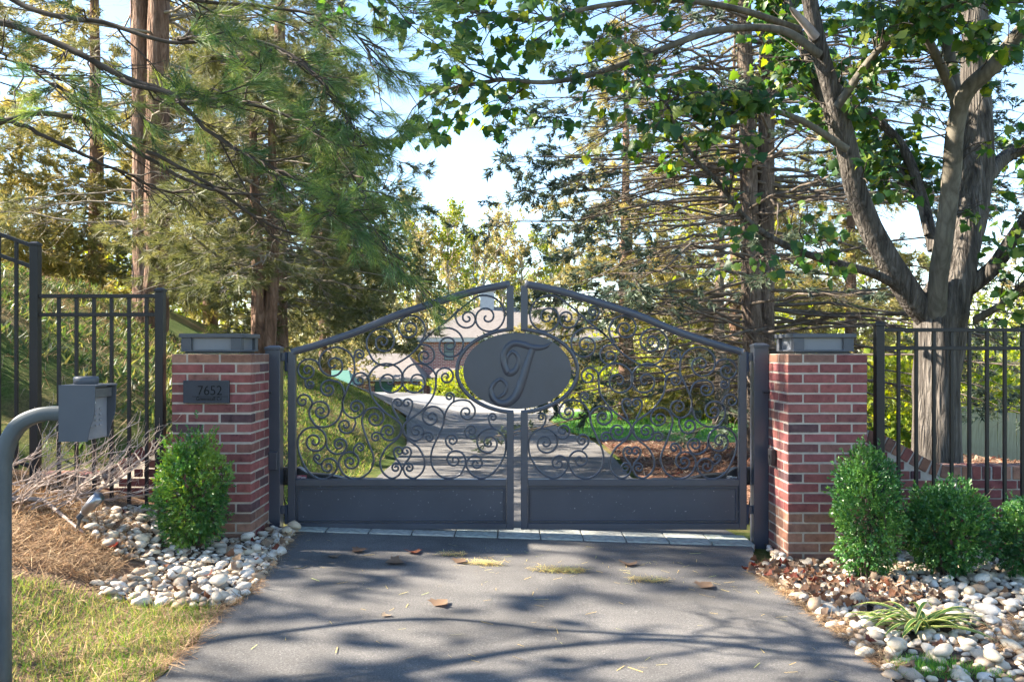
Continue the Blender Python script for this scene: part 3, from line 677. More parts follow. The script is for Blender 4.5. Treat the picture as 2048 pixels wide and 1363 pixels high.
fence_post(fl, x3, fz(485)+1.75*sl, .5)
picket_range(fl, [x1-.131-.121*i for i in range(13)], lambda x: fz(494)+(x1-x)*sl-.0135, lambda x: fz(935)+(x1-x)*sl-.05)
fr = thing('metal_fence', (3.4, FY, .2), 'dark metal picket fence in front of the maple trunk', 'fence')
x1 = fx(1758); fence_post(fr, x1, fz(645), -.15); x2 = x1+1.95; fence_post(fr, x2, fz(645), -.15)
for y in (659.5, 696): fbox('rail', x1+.03, x2-.03, fz(y)-.013, fz(y)+.013, fr, .036)
fbox('rail', x1+.03, x2-.03, fz(1052)-.013, fz(1052)+.013, fr, .036)
picket_range(fr, [fx(1797+35.4*i) for i in range(15)], lambda x: fz(659.5)-.0135, lambda x: fz(1052)-.05)
# ------------------------------------------------------------------ keypad pedestal
kp = thing('keypad_pedestal', (-1.95, 3.39, terr1(-1.95, 3.39)), 'grey gooseneck keypad pedestal with hooded entry box', 'keypad')
KY = 3.39
pth = catmull([(px(4, 0, KY).x, KY, -.2), (px(4, 0, KY).x, KY, px(0, 1150, KY).z), (px(4, 0, KY).x, KY, px(0, 980, KY).z), (px(9, 0, KY).x, KY, px(0, 905, KY).z), (px(36, 0, KY).x, KY, px(0, 852, KY).z), (px(80, 0, KY).x, KY, px(0, 829, KY).z), (px(128, 0, KY).x, KY, px(0, 826, KY).z)], 8)
# square tube swept in the XZ plane
def sqtube(name, P, w):
    Q = P[:, [0, 2]]; T = np.gradient(Q, axis=0); T /= np.linalg.norm(T, axis=1, keepdims=True); Nn = np.column_stack([-T[:, 1], T[:, 0]]); n = len(P); c = .007
    h = w/2; prof = [(-h+c, -h), (h-c, -h), (h, -h+c), (h, h-c), (h-c, h), (-h+c, h), (-h, h-c), (-h, -h+c)]; V = np.zeros((n, 8, 3))
    for j, (a, b_) in enumerate(prof): V[:, j, 0] = Q[:, 0]+Nn[:, 0]*a; V[:, j, 2] = Q[:, 1]+Nn[:, 1]*a; V[:, j, 1] = P[:, 1]+b_
    idx = np.arange(n*8).reshape(n, 8); a, b_ = idx[:-1], idx[1:]
    return npmesh(name, V.reshape(-1, 3), np.stack([a, np.roll(a, -1, 1), np.roll(b_, -1, 1), b_], -1).reshape(-1, 4))
ob('gooseneck_tube', sqtube('gooseneck_tube', pth, .054), kp, M['pipe'])
def kX(x, Y): return (x-1024)*Y/F
y0, y1 = 3.30, 3.48; zt, zb = px(0, 773, y0).z, px(0, 883, y0).z
xl = kX(117, y0)
edge = catmull([(kX(190, y0), zt), (kX(189, y0), px(0, 805, y0).z), (kX(187, y0), px(0, 832, y0).z), (kX(179, y0), px(0, 858, y0).z), (kX(174, y0), zb)], 6)
hood = thing
bm = bmesh.new()
def sidepanel(yy, th):
    outl = [(xl, zt), *[tuple(e) for e in edge], (xl, zb)]
    vs = [bm.verts.new((x, yy, z)) for x, z in outl]; f = bm.faces.new(vs); r = bmesh.ops.extrude_face_region(bm, geom=[f])
    for v in [v for v in r['geom'] if isinstance(v, bmesh.types.BMVert)]: v.co.y += th
sidepanel(y0, .006); sidepanel(y1-.006, .006)
box_bm(xl, kX(190, y0)+.004, y0, y1, zt, zt+.006, 0, bm); box_bm(xl, xl+.006, y0+.0061, y1-.0061, zb, zt-.0005, 0, bm)
bmesh.ops.recalc_face_normals(bm, faces=bm.faces[:])
hd = ob('hood', bmm('hood', bm), kp, M['keybox'])
xf = kX(176, y0)-.02
kf = ob('keypad_face', boxm('keypad_face', xl+.05, xf+.012, y0+.0065, y1-.0065, zb+.004, zt-.001, .002), kp, M['keyface'])
ob('header_strip', boxm('header_strip', xf+.0125, xf+.034, y0+.008, y1-.012, zt-.044, zt-.006, .003), kp, M['silver'])
for i in range(4):
    for j in range(3):
        yy = y0+.03+j*.036; z = zt-.085-i*.02
        ob('button', boxm('button', xf+.0122, xf+.018, yy+.003, yy+.019, z-.009, z, .002), kf, M['keyface'])
bm = bmesh.new(); bmesh.ops.create_uvsphere(bm, u_segments=10, v_segments=6, radius=.0065)
bmesh.ops.translate(bm, verts=bm.verts, vec=(xf+.014, y0+.06, zt-.062)); ob('indicator_light', bmm('indicator_light', bm), kf, M['white'])
cx = kX(171, 3.38); cy = 3.385
V, Fq = tubes(np.array([[(cx, cy, zt+.006), (cx, cy, zt+.012), (cx, cy, zt+.032), (cx, cy, zt+.038)]]), np.array([[.038, .046, .046, .042]]), 24)
ob('round_cover', tubes_mesh('round_cover', [((cx, cy, zt+.006), (cx, cy, zt+.010), (cx, cy, zt+.030), (cx, cy, zt+.036))], [.040, .045, .045, .041], 24), kp, M['keybox'])
# ------------------------------------------------------------------ spotlight
a = G(150, 1068); sp = thing('garden_spotlight', a, 'grey bullet spotlight on a stake in front of the twiggy shrub', 'spotlight')
Ys = a.y; p0 = px(150, 1062, Ys); p1 = px(160, 1032, Ys); p2 = px(205, 985, Ys-.05); d = (p2-p1).normalized()
ob('stake', tubes_mesh('stake', [(p0-Vector((0, 0, .05)), p1)], .011, 8), sp, M['twigdark'])
ob('knuckle', tubes_mesh('knuckle', [(p1-d*.015, p1+d*.03)], .017, 10), sp, M['black'])
q = [p1+d*.031, p1+d*.05, p1+d*.10, p1+d*.19]; ob('shroud', tubes_mesh('shroud', [q], [.017, .026, .031, .034], 18), sp, M['silver'])
# ------------------------------------------------------------------ wooden fence on the right
wf = thing('wooden_fence', (14, 25, -2), 'weathered grey board fence beyond the maple trunk', 'fence')
M['wood'] = noisemat('weathered_wood', [(.3, (.24, .19, .12)), (.7, (.42, .36, .25))], 6, .9, .15, .4, .006, stretch=(3, 3, .3), coord='Object')
bmk = boxm('board', -.07, .07, -.011, .011, 0, 1.5, .004)
for i in range(46):
    t = i/45; x = 11.4+i*.152; y = 25+.9*math.sin(i*.05)
    zb_ = terr1(x, y)-.05
    ob('board', bmk, wf, M['wood'], loc=(x, y, zb_+R.uniform(-.02, .02))).rotation_euler = (0, R.uniform(-.01, .01), .03)
for zz in (.35, 1.15): ob('fence_rail', tubes_mesh('fence_rail', [[(11.4+i*.152, 25.03+.9*math.sin(i*.05), terr1(11.4+i*.152, 25+.9*math.sin(i*.05))+zz) for i in range(0, 46, 5)]], .04, 4), wf, M['wood'])
# ------------------------------------------------------------------ house far behind
HY = 78.0
def hx(x): return (x-1024)*HY/F
def hz(y): return ZC-(y-HOR)*HY/F
m, nt, b = mat('house_brick', .9, .15); tc = N(nt, 'ShaderNodeTexCoord'); mp = N(nt, 'ShaderNodeMapping'); mp.inputs['Rotation'].default_value = (math.pi/2, 0, 0); nt.links.new(tc.outputs['Object'], mp.inputs[0])
bt = N(nt, 'ShaderNodeTexBrick', Scale=1.0); bt.inputs['Color1'].default_value = (.30, .11, .09, 1); bt.inputs['Color2'].default_value = (.20, .085, .08, 1); bt.inputs['Mortar'].default_value = (.42, .36, .31, 1)
bt.inputs['Brick Width'].default_value = .4; bt.inputs['Row Height'].default_value = .13; bt.inputs['Mortar Size'].default_value = .02
nt.links.new(mp.outputs[0], bt.inputs['Vector']); nt.links.new(bt.outputs['Color'], b.inputs['Base Color']); M['hbrick'] = m
M['shingle'] = noisemat('shingle', [(.3, (.13, .115, .105)), (.7, (.20, .18, .165))], 3, .95, .1, .3, .02, stretch=(1, 1, 5))
M['trim'] = noisemat('white_trim', [(.3, (.42, .40, .36)), (.7, (.50, .48, .44))], 3, .6, .3, 0)
M['glass'] = noisemat('window_glass', [(.3, (.10, .14, .15)), (.7, (.16, .21, .21))], 1, .08, .6, 0)
M['green_paint'] = noisemat('green_paint', [(.3, (.05, .13, .10)), (.7, (.08, .17, .13))], 3, .6, .3, .1)
M['chim'] = noisemat('chimney_render', [(.3, (.30, .31, .33)), (.7, (.40, .41, .43))], 4, .9, .2, .2)
M['frame_dk'] = noisemat('dark_frame', [(.3, (.03, .035, .035)), (.7, (.05, .055, .05))], 4, .5, .3, 0)
house = thing('brick_house', (hx(950), HY, -4.6), 'two-storey red brick house with hipped roof seen through the gate', 'house')
def hipm(name, x0, x1, y0, y1, ze, zr, ridge0, ridge1):
    yc = (y0+y1)/2; V = [(x0, y0, ze), (x1, y0, ze), (x1, y1, ze), (x0, y1, ze), (ridge0, yc, zr), (ridge1, yc, zr)]
    bm = bmesh.new(); vs = [bm.verts.new(v) for v in V]
    for f in ((0, 1, 5, 4), (1, 2, 5), (2, 3, 4, 5), (3, 0, 4), (3, 2, 1, 0)): bm.faces.new([vs[i] for i in f])
    return bmm(name, bm)
X0, X1 = hx(845), hx(1235)
ob('wall', boxm('wall', X0, X1, HY, HY+9, -4.8, hz(684)), house, M['hbrick'])
ob('soffit', boxm('soffit', X0-.5, X1+.5, HY-.5, HY+9.5, hz(683.5), hz(675)), house, M['trim'])
rf = ob('roof', hipm('roof', X0-.55, X1+.55, HY-.55, HY+9.55, hz(674.8), hz(609), hx(952), hx(1130)), house, M['shingle'])
c0, c1 = hx(957), hx(986)
chm = ob('chimney', boxm('chimney', c0, c1, HY+4, HY+5.2, hz(640), hz(576)), rf, M['chim']); ob('chimney_cap', boxm('chimney_cap', c0-.12, c1+.12, HY+3.88, HY+5.32, hz(575.8), hz(568)), rf, M['chim'])
def window(xa, xb, ya, yb, wall_y, nm='window'):
    f = ob(nm, boxm(nm, hx(xa), hx(xb), wall_y-.06, wall_y+.02, hz(yb), hz(ya)), house, M['frame_dk'])
    n = 2
    for i in range(2):
        za, zb = (ya, (ya+yb)/2) if i == 0 else ((ya+yb)/2, yb)
        ob('pane', boxm('pane', hx(xa+1.2), hx(xb-1.2), wall_y-.075, wall_y-.061, hz(zb-.8), hz(za+.8)), f, M['glass'])
window(888, 908, 686, 720, HY); window(1130, 1150, 686, 720, HY); window(1180, 1200, 686, 720, HY); window(1148, 1176, 758, 795, HY); window(1190, 1212, 758, 795, HY)
# garage wing
W0, W1 = hx(697), hx(847)
ob('wing_wall', boxm('wing_wall', W0, W1+.3, HY-5, HY+4, -4.8, ZC-(762-HOR)*73/F), house, M['hbrick'])
zE = ZC-(762-HOR)*72.4/F
ob('wing_soffit', boxm('wing_soffit', W0-.4, W1+.5, HY-5.5, HY+4.2, zE, zE+.18), house, M['trim'])
ob('wing_roof', hipm('wing_roof', W0-.5, W1+.6, HY-5.6, HY+4.3, zE+.185, hz(706), hx(745), hx(815)), house, M['shingle'])
gd = ob('garage_door', boxm('garage_door', (749-1024)*73/F, (788-1024)*73/F, HY-5.06, HY-4.9, -3.9, ZC-(767-HOR)*73/F), house, M['frame_dk'])
for i in range(5): ob('door_panel', boxm('door_panel', (750.5-1024)*73/F, (786.5-1024)*73/F, HY-5.09, HY-5.061, -3.9+i*.52, -3.9+i*.52+.49), gd, M['green_paint'])
ob('downspout', boxm('downspout', (845-1024)*72.5/F, (847-1024)*72.5/F, HY-5.6, HY-5.5, -4.4, zE), house, M['trim'])
# porch
ob('porch_roof', hipm('porch_roof', hx(862), hx(930), HY-3, HY-.1, hz(752), hz(735), hx(875), hx(915)), house, M['shingle'])
for x in (868, 892, 914): ob('porch_column', boxm('porch_column', hx(x)-.09, hx(x)+.09, HY-2.8, HY-2.6, -4.8, hz(752.3)), house, M['trim'])
ob('front_door', boxm('front_door', hx(874), hx(886), HY-.05, HY-.005, -4.5, hz(758)), house, M['frame_dk'])
shed = thing('garden_shed', (hx(640)*.72, 56, -2), 'low shed with a green metal roof beyond the grass bank', 'shed')
s = 56/F; sx = lambda x: (x-1024)*s; sz = lambda y: ZC-(y-HOR)*s
ob('wall', boxm('wall', sx(600), sx(700), 56, 58.5, -3.5, sz(770)), shed, M['trim'])
ob('roof', hipm('roof', sx(590), sx(706), 55.6, 59, sz(769.8), sz(741), sx(600), sx(690)), shed, M['green_paint'])
# ------------------------------------------------------------------ tree tools
def wob(n, s, amp):
    """smooth random walk (n,s,3)"""
    w = rng.normal(size=(n, s, 3)); w[:, 0] = 0; return np.cumsum(w, 1)*amp
def sub(P, per, tmin, tmax, pexp=1.0):
    """pick starts on polylines P (N,S,3): returns pos, tangent, t, parent index"""
    Nn, Sg, _ = P.shape; per = np.broadcast_to(np.asarray(per, int), (Nn,)); ii = np.repeat(np.arange(Nn), per); n = len(ii)
    t = tmin+(tmax-tmin)*rng.random(n)**pexp; f = t*(Sg-1); k = np.minimum(f.astype(int), Sg-2); w = (f-k)[:, None]
    p = P[ii, k]*(1-w)+P[ii, k+1]*w; T = P[ii, k+1]-P[ii, k]; T /= np.linalg.norm(T, axis=1, keepdims=True)+1e-9
    return p, T, t, ii
def grow(p, d, L, Sg, wobble=.08, grav=0.0, curl=None):
    n = len(p); t = np.linspace(0, 1, Sg)
    P = p[:, None]+d[:, None]*(L[:, None]*t[None])[..., None]
    P = P+wob(n, Sg, 1)*wobble*(L/ Sg)[:, None, None]
    P[..., 2] += grav*L[:, None]*t[None]**2
    return P
def sidedir(T, spread, vert=.25):
    """directions leaving a branch sideways, mostly in the horizontal plane"""
    n = len(T); sgn = np.where(rng.random(n) < .5, -1, 1); H = np.cross(T, np.array([0, 0, 1.])); H /= np.linalg.norm(H, axis=1, keepdims=True)+1e-9
    a = rng.uniform(spread*.6, spread*1.25, n)[:, None]
    d = T*np.cos(a)+H*sgn[:, None]*np.sin(a); d[:, 2] += rng.normal(0, vert, n)
    return d/np.linalg.norm(d, axis=1, keepdims=True)
def brush(k, length, width, spread, flat=1.0):
    """sprig of k narrow needle triangles along +x"""
    V, Fc = [], []
    r = np.random.default_rng(5)
    for i in range(k):
        s = r.uniform(0, .75); a = r.uniform(0, 2*math.pi); sp = r.uniform(.5, 1)*spread
        d = np.array([math.cos(sp), math.sin(sp)*math.cos(a), math.sin(sp)*math.sin(a)*flat]); d /= np.linalg.norm(d)
        q = np.cross(d, r.normal(size=3)); q /= np.linalg.norm(q); b0 = np.array([s, 0, 0]); n = len(V)
        V += [b0-q*width, b0+q*width, b0+d*length]; Fc.append((n, n+1, n+2))
    return np.array(V), np.array(Fc)
BR_SPRUCE = brush(8, .44, .06, .9)
BR_PINE = brush(14, 1.0, .026, .75); BR_BG = brush(7, 1.0, .05, .8)
BR_LONG = brush(26, 1.0, .011, .62)
def twigs_mesh(name, sets, smooth=True):
    parts = [tubes(P, r, s) for P, r, s in sets]; V, Fq, _ = join([(v, f) for v, f in parts]); return npmesh(name, V, Fq, smooth=smooth)
def taper(P, r0, r1):
    n, Sg, _ = P.shape; t = np.linspace(0, 1, Sg)[None]; r0 = np.broadcast_to(np.asarray(r0, float), (n,))[:, None]; return r0+(r1-r0)*t
def trunk_mesh(name, path, rad, sides=18, ridge=.05, flare=0.0):
    P = catmull(path, 6); n = len(P); tt = np.linspace(0, 1, n); r = np.interp(tt, np.linspace(0, 1, len(rad)), rad)
    V, Fq = tubes(P[None], r[None], sides, ridge)
    # gnarl
    ph = rng.random(3)*9; c = np.repeat(P, sides, 0); d = V-c
    k = 1+.05*np.sin(V[:, 2]*5+ph[0]+np.arctan2(d[:, 1], d[:, 0])*3)+.03*np.sin(V[:, 2]*11+ph[1]+np.arctan2(d[:, 1], d[:, 0])*5)
    if flare: k = k*(1+flare*np.exp(-(V[:, 2]-V[:, 2].min())/.25)*(1+.4*np.sin(np.arctan2(d[:, 1], d[:, 0])*4)))
    return npmesh(name, c+d*k[:, None], Fq, smooth=True)
def conifer(name, label, X, Y, H, r0, nb, Lfun, z0=.6, bare=.35, rise=.15, droop=.35, n2=12, n3=4, l2=.42, size=.16, dens=3, leaf='needle_bg', bark='bark_pine', twig='twig', br=BR_PINE, trunks=((0, 0),), zmax=None, az=None, group=None, seed_len=.15, tert=True, thick=.018):
    zb = terr1(X, Y); nb = int(nb*.86) if br is BR_BG else nb
    root = thing(name, (X, Y, zb), label, 'tree', group)
    for (dx, dy) in trunks:
        path = [(X+dx*.3, Y+dy*.3, zb-.4), (X+dx*.6, Y+dy*.6, zb+H*.1), (X+dx+.04*R.uniform(-1, 1), Y+dy, zb+H*.35), (X+dx*1.3+.1*R.uniform(-1, 1), Y+dy, zb+H*.7), (X+dx*1.2, Y+dy, zb+H)]
        ob('trunk', trunk_mesh('trunk', path, [r0*1.1, r0, r0*.82, r0*.5, .02], 16, .06, .25), root, M[bark])
    zm = zmax or H*.97
    h = np.sort(z0+(zm-z0)*rng.random(nb)); a = rng.random(nb)*2*np.pi if az is None else az(nb)
    k = rng.integers(0, len(trunks), nb); tr = np.array(trunks, float)[k]
    L = np.array([Lfun(v/H) for v in h])*rng.uniform(.75, 1.12, nb)
    p = np.column_stack([X+tr[:, 0]*1.1, Y+tr[:, 1]*1.1, zb+h]); d = np.column_stack([np.cos(a), np.sin(a), rise+rng.normal(0, .09, nb)])
    B = grow(p, d, L, 10, .14, -droop)
    sets = [(B, taper(B, L*.0045+thick*.6, .003), 5)]
    p2, T2, t2, i2 = sub(B, np.maximum((L*n2/2.5).astype(int), 3), .12, .99)
    L2 = L[i2]*l2*(1.05-t2*.75)*rng.uniform(.5, 1.15, len(p2)); d2 = sidedir(T2, .95, .18); Q = grow(p2, d2, L2, 5, .18, -.12)
    sets.append((Q, taper(Q, .0055, .0018), 3)); frac2 = t2
    p3, T3, t3, i3 = sub(Q, np.maximum(1, (n3*np.ones(len(Q))).astype(int)), .15, 1.0)
    L3 = np.clip(L2[i3]*.42, .05, .4)*rng.uniform(.5, 1.2, len(p3)); d3 = sidedir(T3, .8, .3); W = grow(p3, d3, L3, 3, .15, -.05)
    f3 = np.clip(frac2[i3]+.25*t3*(1-frac2[i3]), 0, 1)
    if tert: sets.append((W, taper(W, .0032, .0012), 3))
    ob('branches', twigs_mesh('branches', sets), root, M[twig])
    keep = f3 > bare+rng.normal(0, .10, len(f3))
    ps, Ts, ts, is_ = sub(W[keep], dens, .1, 1.0)
    up = rdir(len(ps)); dd = Ts+rdir(len(ps))*.35
    V, Fc, t = scatter(*br, ps, dd, up, size*rng.uniform(.7, 1.25, len(ps)), np.clip(rng.random(len(ps))*.6+.4*rng.random(len(B))[i2][i3][keep][is_], 0, 1))
    ob('crown', npmesh('crown', V, Fc, t), root, M[leaf])
    return root
# right twin-trunk spruce: long bare branches, dark tips
SPX, SPY = (1518-1024)*14/F, 14.0
conifer('spruce_tree', 'twin-trunked spruce with bare horizontal branches behind the gate', SPX, SPY, 13.5, .165, 250, lambda u: 4.9*(1-u)**.5*(.70+.30*min(1, u*5)), z0=.9, zmax=9.6, bare=.84, rise=.04, droop=.12, n2=11, n3=3, l2=.34, size=.19, dens=5, leaf='needle_spruce', bark='bark_spruce', twig='twigmid', br=BR_SPRUCE, trunks=((-.15, 0), (.17, .12)), thick=.019, az=lambda n: np.where(rng.random(n) < .62, np.pi, 0)+rng.normal(0, .75, n))
# left twin-trunk pine on the bank
conifer('pine_tree', 'twin red-barked pine trunks standing on the bank behind the fence', -5.62, 13.8, 15, .19, 110, lambda u: 3.9*(1-u)**.6*(.7+.3*min(1, u*4)), z0=1.3, bare=.62, rise=.06, droop=.12, n2=11, n3=4, size=.15, dens=3, leaf='needle_bg', trunks=((-.15, 0), (.17, -.1)), thick=.02)
conifer('pine_tree', 'forked pine trunk rising behind the numbered pillar', (524-1024)*12.2/F, 12.2, 5.0, .105, 110, lambda u: 2.4*(1-u)**.4, z0=1.6, bare=.42, rise=.08, droop=.16, n2=11, n3=4, size=.15, dens=3, trunks=((-.09, 0), (.10, .04)), thick=.018)
CL = lambda r: (lambda u: r*(1-u)**.75*(.75+.25*min(1, u*6)))
conifer('evergreen_tree', 'dense evergreen whose branch tips hang over the gate leaf', (560-1024)*20/F, 20, 14.5, .17, 170, CL(4.0), z0=.8, bare=.30, rise=.02, droop=.22, n2=12, n3=4, size=.20, dens=3, leaf='needle_bg', br=BR_BG)
conifer('evergreen_tree', 'evergreen at the back of the bank above the shed', (650-1024)*30/F, 30, 12.5, .2, 90, CL(3.6), z0=.9, bare=.3, rise=.02, droop=.2, n2=11, n3=4, size=.24, dens=4, leaf='needle_bg', br=BR_BG)
conifer('evergreen_tree', 'olive evergreen between the two pine trunks', (420-1024)*25/F, 25, 12, .2, 100, CL(4.0), z0=.6, bare=.3, rise=.02, droop=.2, n2=10, n3=3, size=.25, dens=4, leaf='needle_lit', br=BR_BG)
conifer('evergreen_tree', 'olive evergreen behind the taller fence post', (190-1024)*22/F, 22, 12, .2, 100, CL(3.8), z0=.4, bare=.3, rise=.02, droop=.2, n2=10, n3=3, size=.25, dens=4, leaf='needle_lit', br=BR_BG)
conifer('evergreen_tree', 'evergreen on the bank at the far end of the sloping fence', (-70-1024)*19/F, 19, 12, .16, 90, CL(3.4), z0=.3, bare=.1, rise=.02, droop=.2, n2=11, n3=4, size=.2, dens=4, leaf='needle_lit', br=BR_BG)
conifer('evergreen_tree', 'pale olive evergreen behind the spruce above the oval plaque', (1250-1024)*27/F, 27, 12.5, .2, 110, CL(3.9), z0=.9, bare=.25, rise=.02, droop=.2, n2=10, n3=3, size=.27, dens=4, leaf='needle_lit', br=BR_BG)
conifer('evergreen_tree', 'pale olive evergreen directly behind the spruce trunks', (1470-1024)*31/F, 31, 14, .22, 110, CL(4.6), z0=.9, bare=.25, rise=.02, droop=.2, n2=10, n3=3, size=.30, dens=4, leaf='needle_lit', br=BR_BG)
conifer('evergreen_tree', 'pale olive evergreen between the spruce and the maple', (1700-1024)*27/F, 27, 12, .2, 90, CL(3.6), z0=.9, bare=.25, rise=.02, droop=.2, n2=10, n3=3, size=.27, dens=4, leaf='needle_lit', br=BR_BG)
conifer('pine_tree', 'unseen pine added higher up the bank to shade the gate', -8.9, 7.7, 11.5, .2, 95, CL(3.0), z0=2.5, bare=.1, rise=.05, droop=.15, n2=9, n3=3, size=.24, dens=3, leaf='needle_bg', br=BR_BG, tert=False)  # out of view, added so its crown shades the gate and pillar
# ------------------------------------------------------------------ near pine reaching in from the upper edge
NPX, NPY = -5.4, 3.35
npz = terr1(NPX, NPY)
npine = thing('white_pine', (NPX, NPY, npz), 'long-needled pine whose branches sweep across the upper sky beside the fence', 'tree')
ob('trunk', trunk_mesh('trunk', [(NPX, NPY, npz-.4), (NPX+.05, NPY, npz+2), (NPX, NPY+.1, npz+5), (NPX+.1, NPY, npz+9), (NPX, NPY, npz+12)], [.27, .22, .19, .12, .02], 18, .05, .25), npine, M['bark_pine'])
def pl_(pts, Y0, Y1):
    n = len(pts); return np.array([px(x, y, Y0+(Y1-Y0)*i/(n-1)) for i, (x, y) in enumerate(pts)])
limbs = [  # (photo path, depth range, radius px)
 ([(-420, 330), (-150, 262), (0, 238), (100, 214), (190, 232), (290, 300), (390, 356), (470, 376), (560, 372), (680, 352)], 4.6, 4.5, 12),
 ([(290, 300), (420, 368), (520, 436), (620, 474), (720, 478)], 4.5, 4.9, 6),
 ([(-420, 60), (-120, 30), (0, 52), (110, 96), (240, 160), (330, 195), (375, 216), (450, 208), (560, 232), (660, 300), (730, 380)], 4.5, 4.2, 13),
 ([(0, 238), (60, 262), (150, 306), (260, 362), (312, 388), (390, 402)], 4.5, 4.9, 7),
 ([(-300, -60), (-60, -30), (80, 30), (200, 50), (330, 84), (480, 78), (580, 120), (660, 200), (715, 290)], 4.6, 4.3, 10),
 ([(240, 160), (330, 190), (420, 274), (520, 332), (640, 402), (700, 452)], 4.3, 4.2, 7),
 ([(-300, -240), (0, -140), (200, -60), (400, -10), (560, 4), (660, 26), (720, 60), (760, 110)], 4.8, 4.6, 9),
 ([(-200, -420), (100, -320), (350, -240), (560, -150), (700, -70), (800, -10)], 4.6, 4.7, 9),
 ([(-300, 160), (-100, 130), (0, 128), (70, 160), (140, 226)], 4.4, 4.2, 5),
 ([(-300, -560), (100, -600), (500, -520), (800, -400)], 4.4, 4.6, 9),
 ([(-400, 0), (-200, -200), (100, -420), (350, -480)], 4.6, 3.4, 9)]
LP, sets, Bp = [], [], []
for pts, Y0, Y1, r in limbs:
    P = pl_(pts, Y0, Y1)
    if pts[0][0] < -150: P = np.vstack([[(NPX+.1, NPY, P[0][2]-.25)], P])
    P = catmull(P, 6); n = len(P); P = P+np.cumsum(rng.normal(0, .004, (n, 3)), 0)
    rr = np.linspace(r*.72, 1.4, n)*4.5/F; sets.append((P[None], rr[None], 9))
    i = np.linspace(0, n-1, 14).astype(int); Bp.append(P[i])
Bp = np.array(Bp)
p2, T2, t2, i2 = sub(Bp, np.array([10, 8, 22, 8, 26, 20, 20, 18, 12, 18, 18]), .38, 1.0); L2 = rng.uniform(.18, .62, len(p2)); d2 = sidedir(T2, .8, .25)
Q = grow(p2, d2, L2, 6, .25, -.05); sets.append((Q, taper(Q, .0055, .0018), 4))
p3, T3, t3, i3 = sub(Q, 4, .3, 1.0); L3 = rng.uniform(.06, .22, len(p3)); W = grow(p3, sidedir(T3, .7, .35), L3, 4, .2, .05); sets.append((W, taper(W, .003, .0014), 3))
# upper crown of the same tree, above the picture
nb = 70; h_ = rng.uniform(4.2, 11.5, nb); a_ = rng.random(nb)*6.28; Lb = 2.9*(1-(h_-4)/9)**.7*rng.uniform(.8, 1.1, nb)
UB = grow(np.column_stack([np.full(nb, NPX), np.full(nb, NPY), npz+h_]), np.column_stack([np.cos(a_), np.sin(a_), np.full(nb, .2)]), Lb, 8, .14, -.1); sets.append((UB, taper(UB, .024, .005), 5))
u2, uT, ut, ui = sub(UB, 9, .3, 1.0); UQ = grow(u2, sidedir(uT, .8, .25), rng.uniform(.3, .7, len(u2)), 4, .2, -.05); sets.append((UQ, taper(UQ, .006, .002), 3))
upp, upT, _, _ = sub(UQ, 4, .25, 1.0)
ob('branches', twigs_mesh('branches', sets), npine, M['twigdark'])
bareL = np.isin(i2[i3], [0, 1, 3]); keep = (~bareL) & (t2[i3] > .48+rng.normal(0, .1, len(i3)))
ps, Ts, ts, is_ = sub(W[keep], 3, .2, 1.0)
V, Fc, t = scatter(*BR_LONG, ps, Ts+rdir(len(ps))*.3+np.array([0, 0, -.15]), rdir(len(ps)), .10*rng.uniform(.8, 1.25, len(ps)))
V2, F2, t2_ = scatter(*BR_PINE, upp, upT+rdir(len(upp))*.5, rdir(len(upp)), .13)
V, Fc, t = join([(V, Fc, t), (V2, F2, t2_)])
ob('needles', npmesh('needles', V, Fc, t), npine, M['needle_near'])
# ------------------------------------------------------------------ maple
MY = 8.0
mz = terr1(3.82, MY)
maple = thing('maple_tree', (3.82, MY, mz), 'maple with furrowed trunk behind the dark picket fence', 'tree')
tp = [px(1874, 1010, MY), px(1873, 930, MY), px(1875, 800, MY), px(1878, 700, MY), px(1884, 620, MY), px(1912, 545, MY), px(1945, 400, MY+.05), px(1958, 274, MY+.1), px(1950, 150, MY+.15), px(1950, 0, MY+.2), px(1940, -250, MY+.3), px(1960, -500, MY+.3)]
ob('trunk', trunk_mesh('trunk', tp, [v*MY/F for v in (56, 45, 42, 45, 49, 37, 31, 28, 26, 24, 18, 8)], 26, .06, .12), maple, M['bark_maple'])
def limb(pts, Y0, Y1, r0, r1, mt, nm='limb'):
    P = pl_(pts, Y0, Y1); n = len(P)
    o = ob(nm, trunk_mesh(nm, P, [v*MY/F for v in np.linspace(r0, r1, 5)], 14, .03), maple, M[mt]); return catmull(P, 5)
ML = []
ML.append(limb([(1862, 640), (1820, 590), (1769, 509), (1719, 399), (1694, 299), (1674, 214), (1644, 115), (1619, 0), (1590, -160)], MY, MY-.7, 27, 12, 'bark_maple'))
ML.append(limb([(1706, 372), (1684, 300), (1654, 210), (1619, 125), (1594, 60), (1569, -10), (1530, -140)], MY-.3, MY+.5, 14, 8, 'bark_maple'))
ML.append(limb([(1876, 800), (1874, 680), (1876, 580), (1888, 474), (1903, 349), (1913, 249), (1933, 184), (1988, 130), (2050, 55), (2160, -60)], MY+.05, MY-1.0, 20, 13, 'bark_smooth'))
ML.append(limb([(1918, 225), (1904, 150), (1893, 50), (1880, -40), (1860, -200)], MY-.5, MY-.3, 13, 7, 'bark_smooth'))
ML.append(limb([(1908, 190), (1890, 150), (1858, 85), (1800, 0), (1740, -120)], MY-.45, MY-.9, 10, 6, 'bark_smooth'))
ML.append(limb([(1950, 385), (1998, 324), (2050, 293), (2150, 240)], MY, MY+.6, 17, 11, 'bark_maple'))
ML.append(limb([(1925, 585), (1988, 534), (2028, 474), (2090, 380)], MY, MY-.5, 18, 10, 'bark_maple'))
ML.append(limb([(1800, 575), (1760, 553), (1719, 538), (1629, 513), (1549, 479), (1489, 434), (1440, 369), (1375, 299), (1330, 200)], MY-.1, MY-1.1, 10, 2.5, 'bark_maple'))
